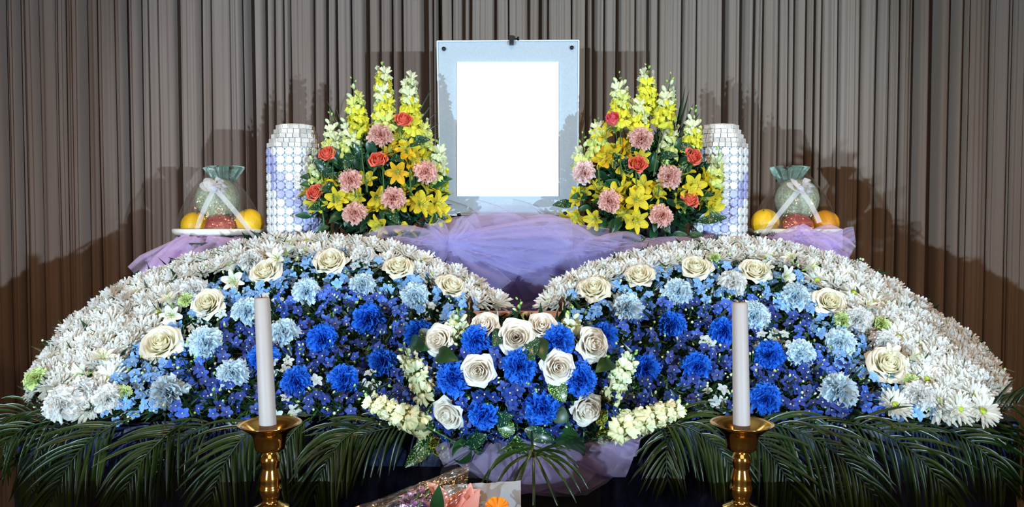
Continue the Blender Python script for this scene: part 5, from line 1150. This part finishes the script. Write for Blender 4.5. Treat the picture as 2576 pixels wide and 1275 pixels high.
q = MB(); q.grid(petal(.05, .02, lance, .5, 0, cup=.2)); thing('leaf', 'green leaf beside the salmon lily in the wrapped bouquet', 'leaf', dirmat(P(1100, 1290, 1.07), (.1, -.2, .9)), me=q.mesh('leaf', MT['green']))
# ------------------------------------------------------------------ tall flower stands just outside the view: they shade the curtain's low corners
for sx, yy, hz, nm in ((-1, 1.95, .26, 'left'), (1, 1.30, .22, 'right')):
    cx = sx * (1.72 if sx < 0 else 1.27); r = random.Random(60 + sx); mb = MB()
    for k in range(3):
        a = k * 2.094 + .5; mb.tube([(cx, yy, .95), (cx + .2 * math.cos(a), yy + .2 * math.sin(a), .01)], .009, 6)
    pot = MB(); pot.lathe([(.05, .90), (.10, .93), (.13, 1.03), (.12, 1.03), (.08, .95)], 20, M=Matrix.Translation((cx, yy, 0))); lf = MB()
    for k in range(1500):
        a = r.random() * 6.28; h = r.random() ** 1.2; rr = (.27 if sx > 0 else .24) * math.sin(PI * min(1, .25 + h * .8)) ** .7 * math.sqrt(r.random()); p = (cx + rr * math.cos(a), yy + rr * math.sin(a), (1.0 if sx < 0 else .88) + h * (.35 + hz))
        lf.grid(petal(r.uniform(.05, .11), r.uniform(.015, .03), lance, .1, r.uniform(-.8, .4), nl=3, nw=2, cup=.1), 0, dirmat(p, (math.cos(a), math.sin(a), r.uniform(-.2, 1)), (r.uniform(-1, 1), -1, 1)))
    t = thing('flower_stand', 'tall leafy flower stand beside the %s end of the altar' % nm, 'flower stand', (0, 0, 0), parts=[('tripod', mb.mesh('tripod', MT['bmetal'])), ('pot', pot.mesh('pot', MT['dish'])), ('foliage', lf.mesh('foliage', MT['green']))])
    for k in t.children:
        if k.name.startswith('foliage'): k['kind'] = 'stuff'
for sx, nm in ((-1, 'left'), (1, 'right')):
    L0 = Vector((sx * 1.62, -1.45, 1.27)); T0 = Vector((-sx * .05, 2.1, 1.27)); f_ = (T0 - L0).normalized(); M = Matrix.Translation(L0) @ f_.to_track_quat('Z', 'Y').to_matrix().to_4x4()
    bd = MB(); bd.lathe([(.09, -.25), (.10, -.24), (.10, .07), (.094, .07), (.09, -.05), (.001, -.05)], 24, M=M)
    c0 = L0 + f_ * .45; sd = f_.cross(Vector((0, 0, 1))).normalized(); top = 1.27 - .048
    fl = MB(); fl.add([tuple(Vector((c0.x, c0.y, 0)) + sd * a + f_ * b + Vector((0, 0, z))) for b in (0, .006) for a, z in ((-.32, top - .24), (.32, top - .24), (.32, top), (-.32, top))], [(0, 3, 2, 1), (4, 5, 6, 7), (0, 1, 5, 4), (1, 2, 6, 5), (2, 3, 7, 6), (3, 0, 4, 7)])  # unseen plate added to keep the spot's beam off palms and skirt
    ar_ = MB(); ar_.tube([L0 + Vector((0, 0, -.10)), c0 + Vector((0, 0, -.16))], .006, 6)
    st = MB(); st.tube([L0 + Vector((0, 0, -.095)), Vector((L0.x, L0.y, .35))], .014, 8)
    lg = []
    for k in range(3):
        q = MB(); a = k * 2.094; q.tube([(L0.x, L0.y, .55), (L0.x + .35 * math.cos(a), L0.y + .35 * math.sin(a), .01)], .010, 6); lg.append(('leg', q.mesh('leg', MT['bmetal'])))
    thing('stage_light', 'black stage spotlight with lower flag on a tripod beyond the %s front' % nm, 'stage light', (0, 0, 0), parts=[('housing', bd.mesh('housing', MT['bmetal'])), ('flag', fl.mesh('flag', MT['bmetal'], smooth=False)), ('arm', ar_.mesh('arm', MT['bmetal'])), ('pole', st.mesh('pole', MT['bmetal']))] + lg)
nobj = len(S.objects); tris = sum(len(o.data.polygons) * 2 for o in S.objects if o.type == 'MESH'); print('objects', nobj, 'things', len(THINGS), 'tris incl. repeats', tris, 'unique', sum(len(m.polygons) * 2 for m in bpy.data.meshes))
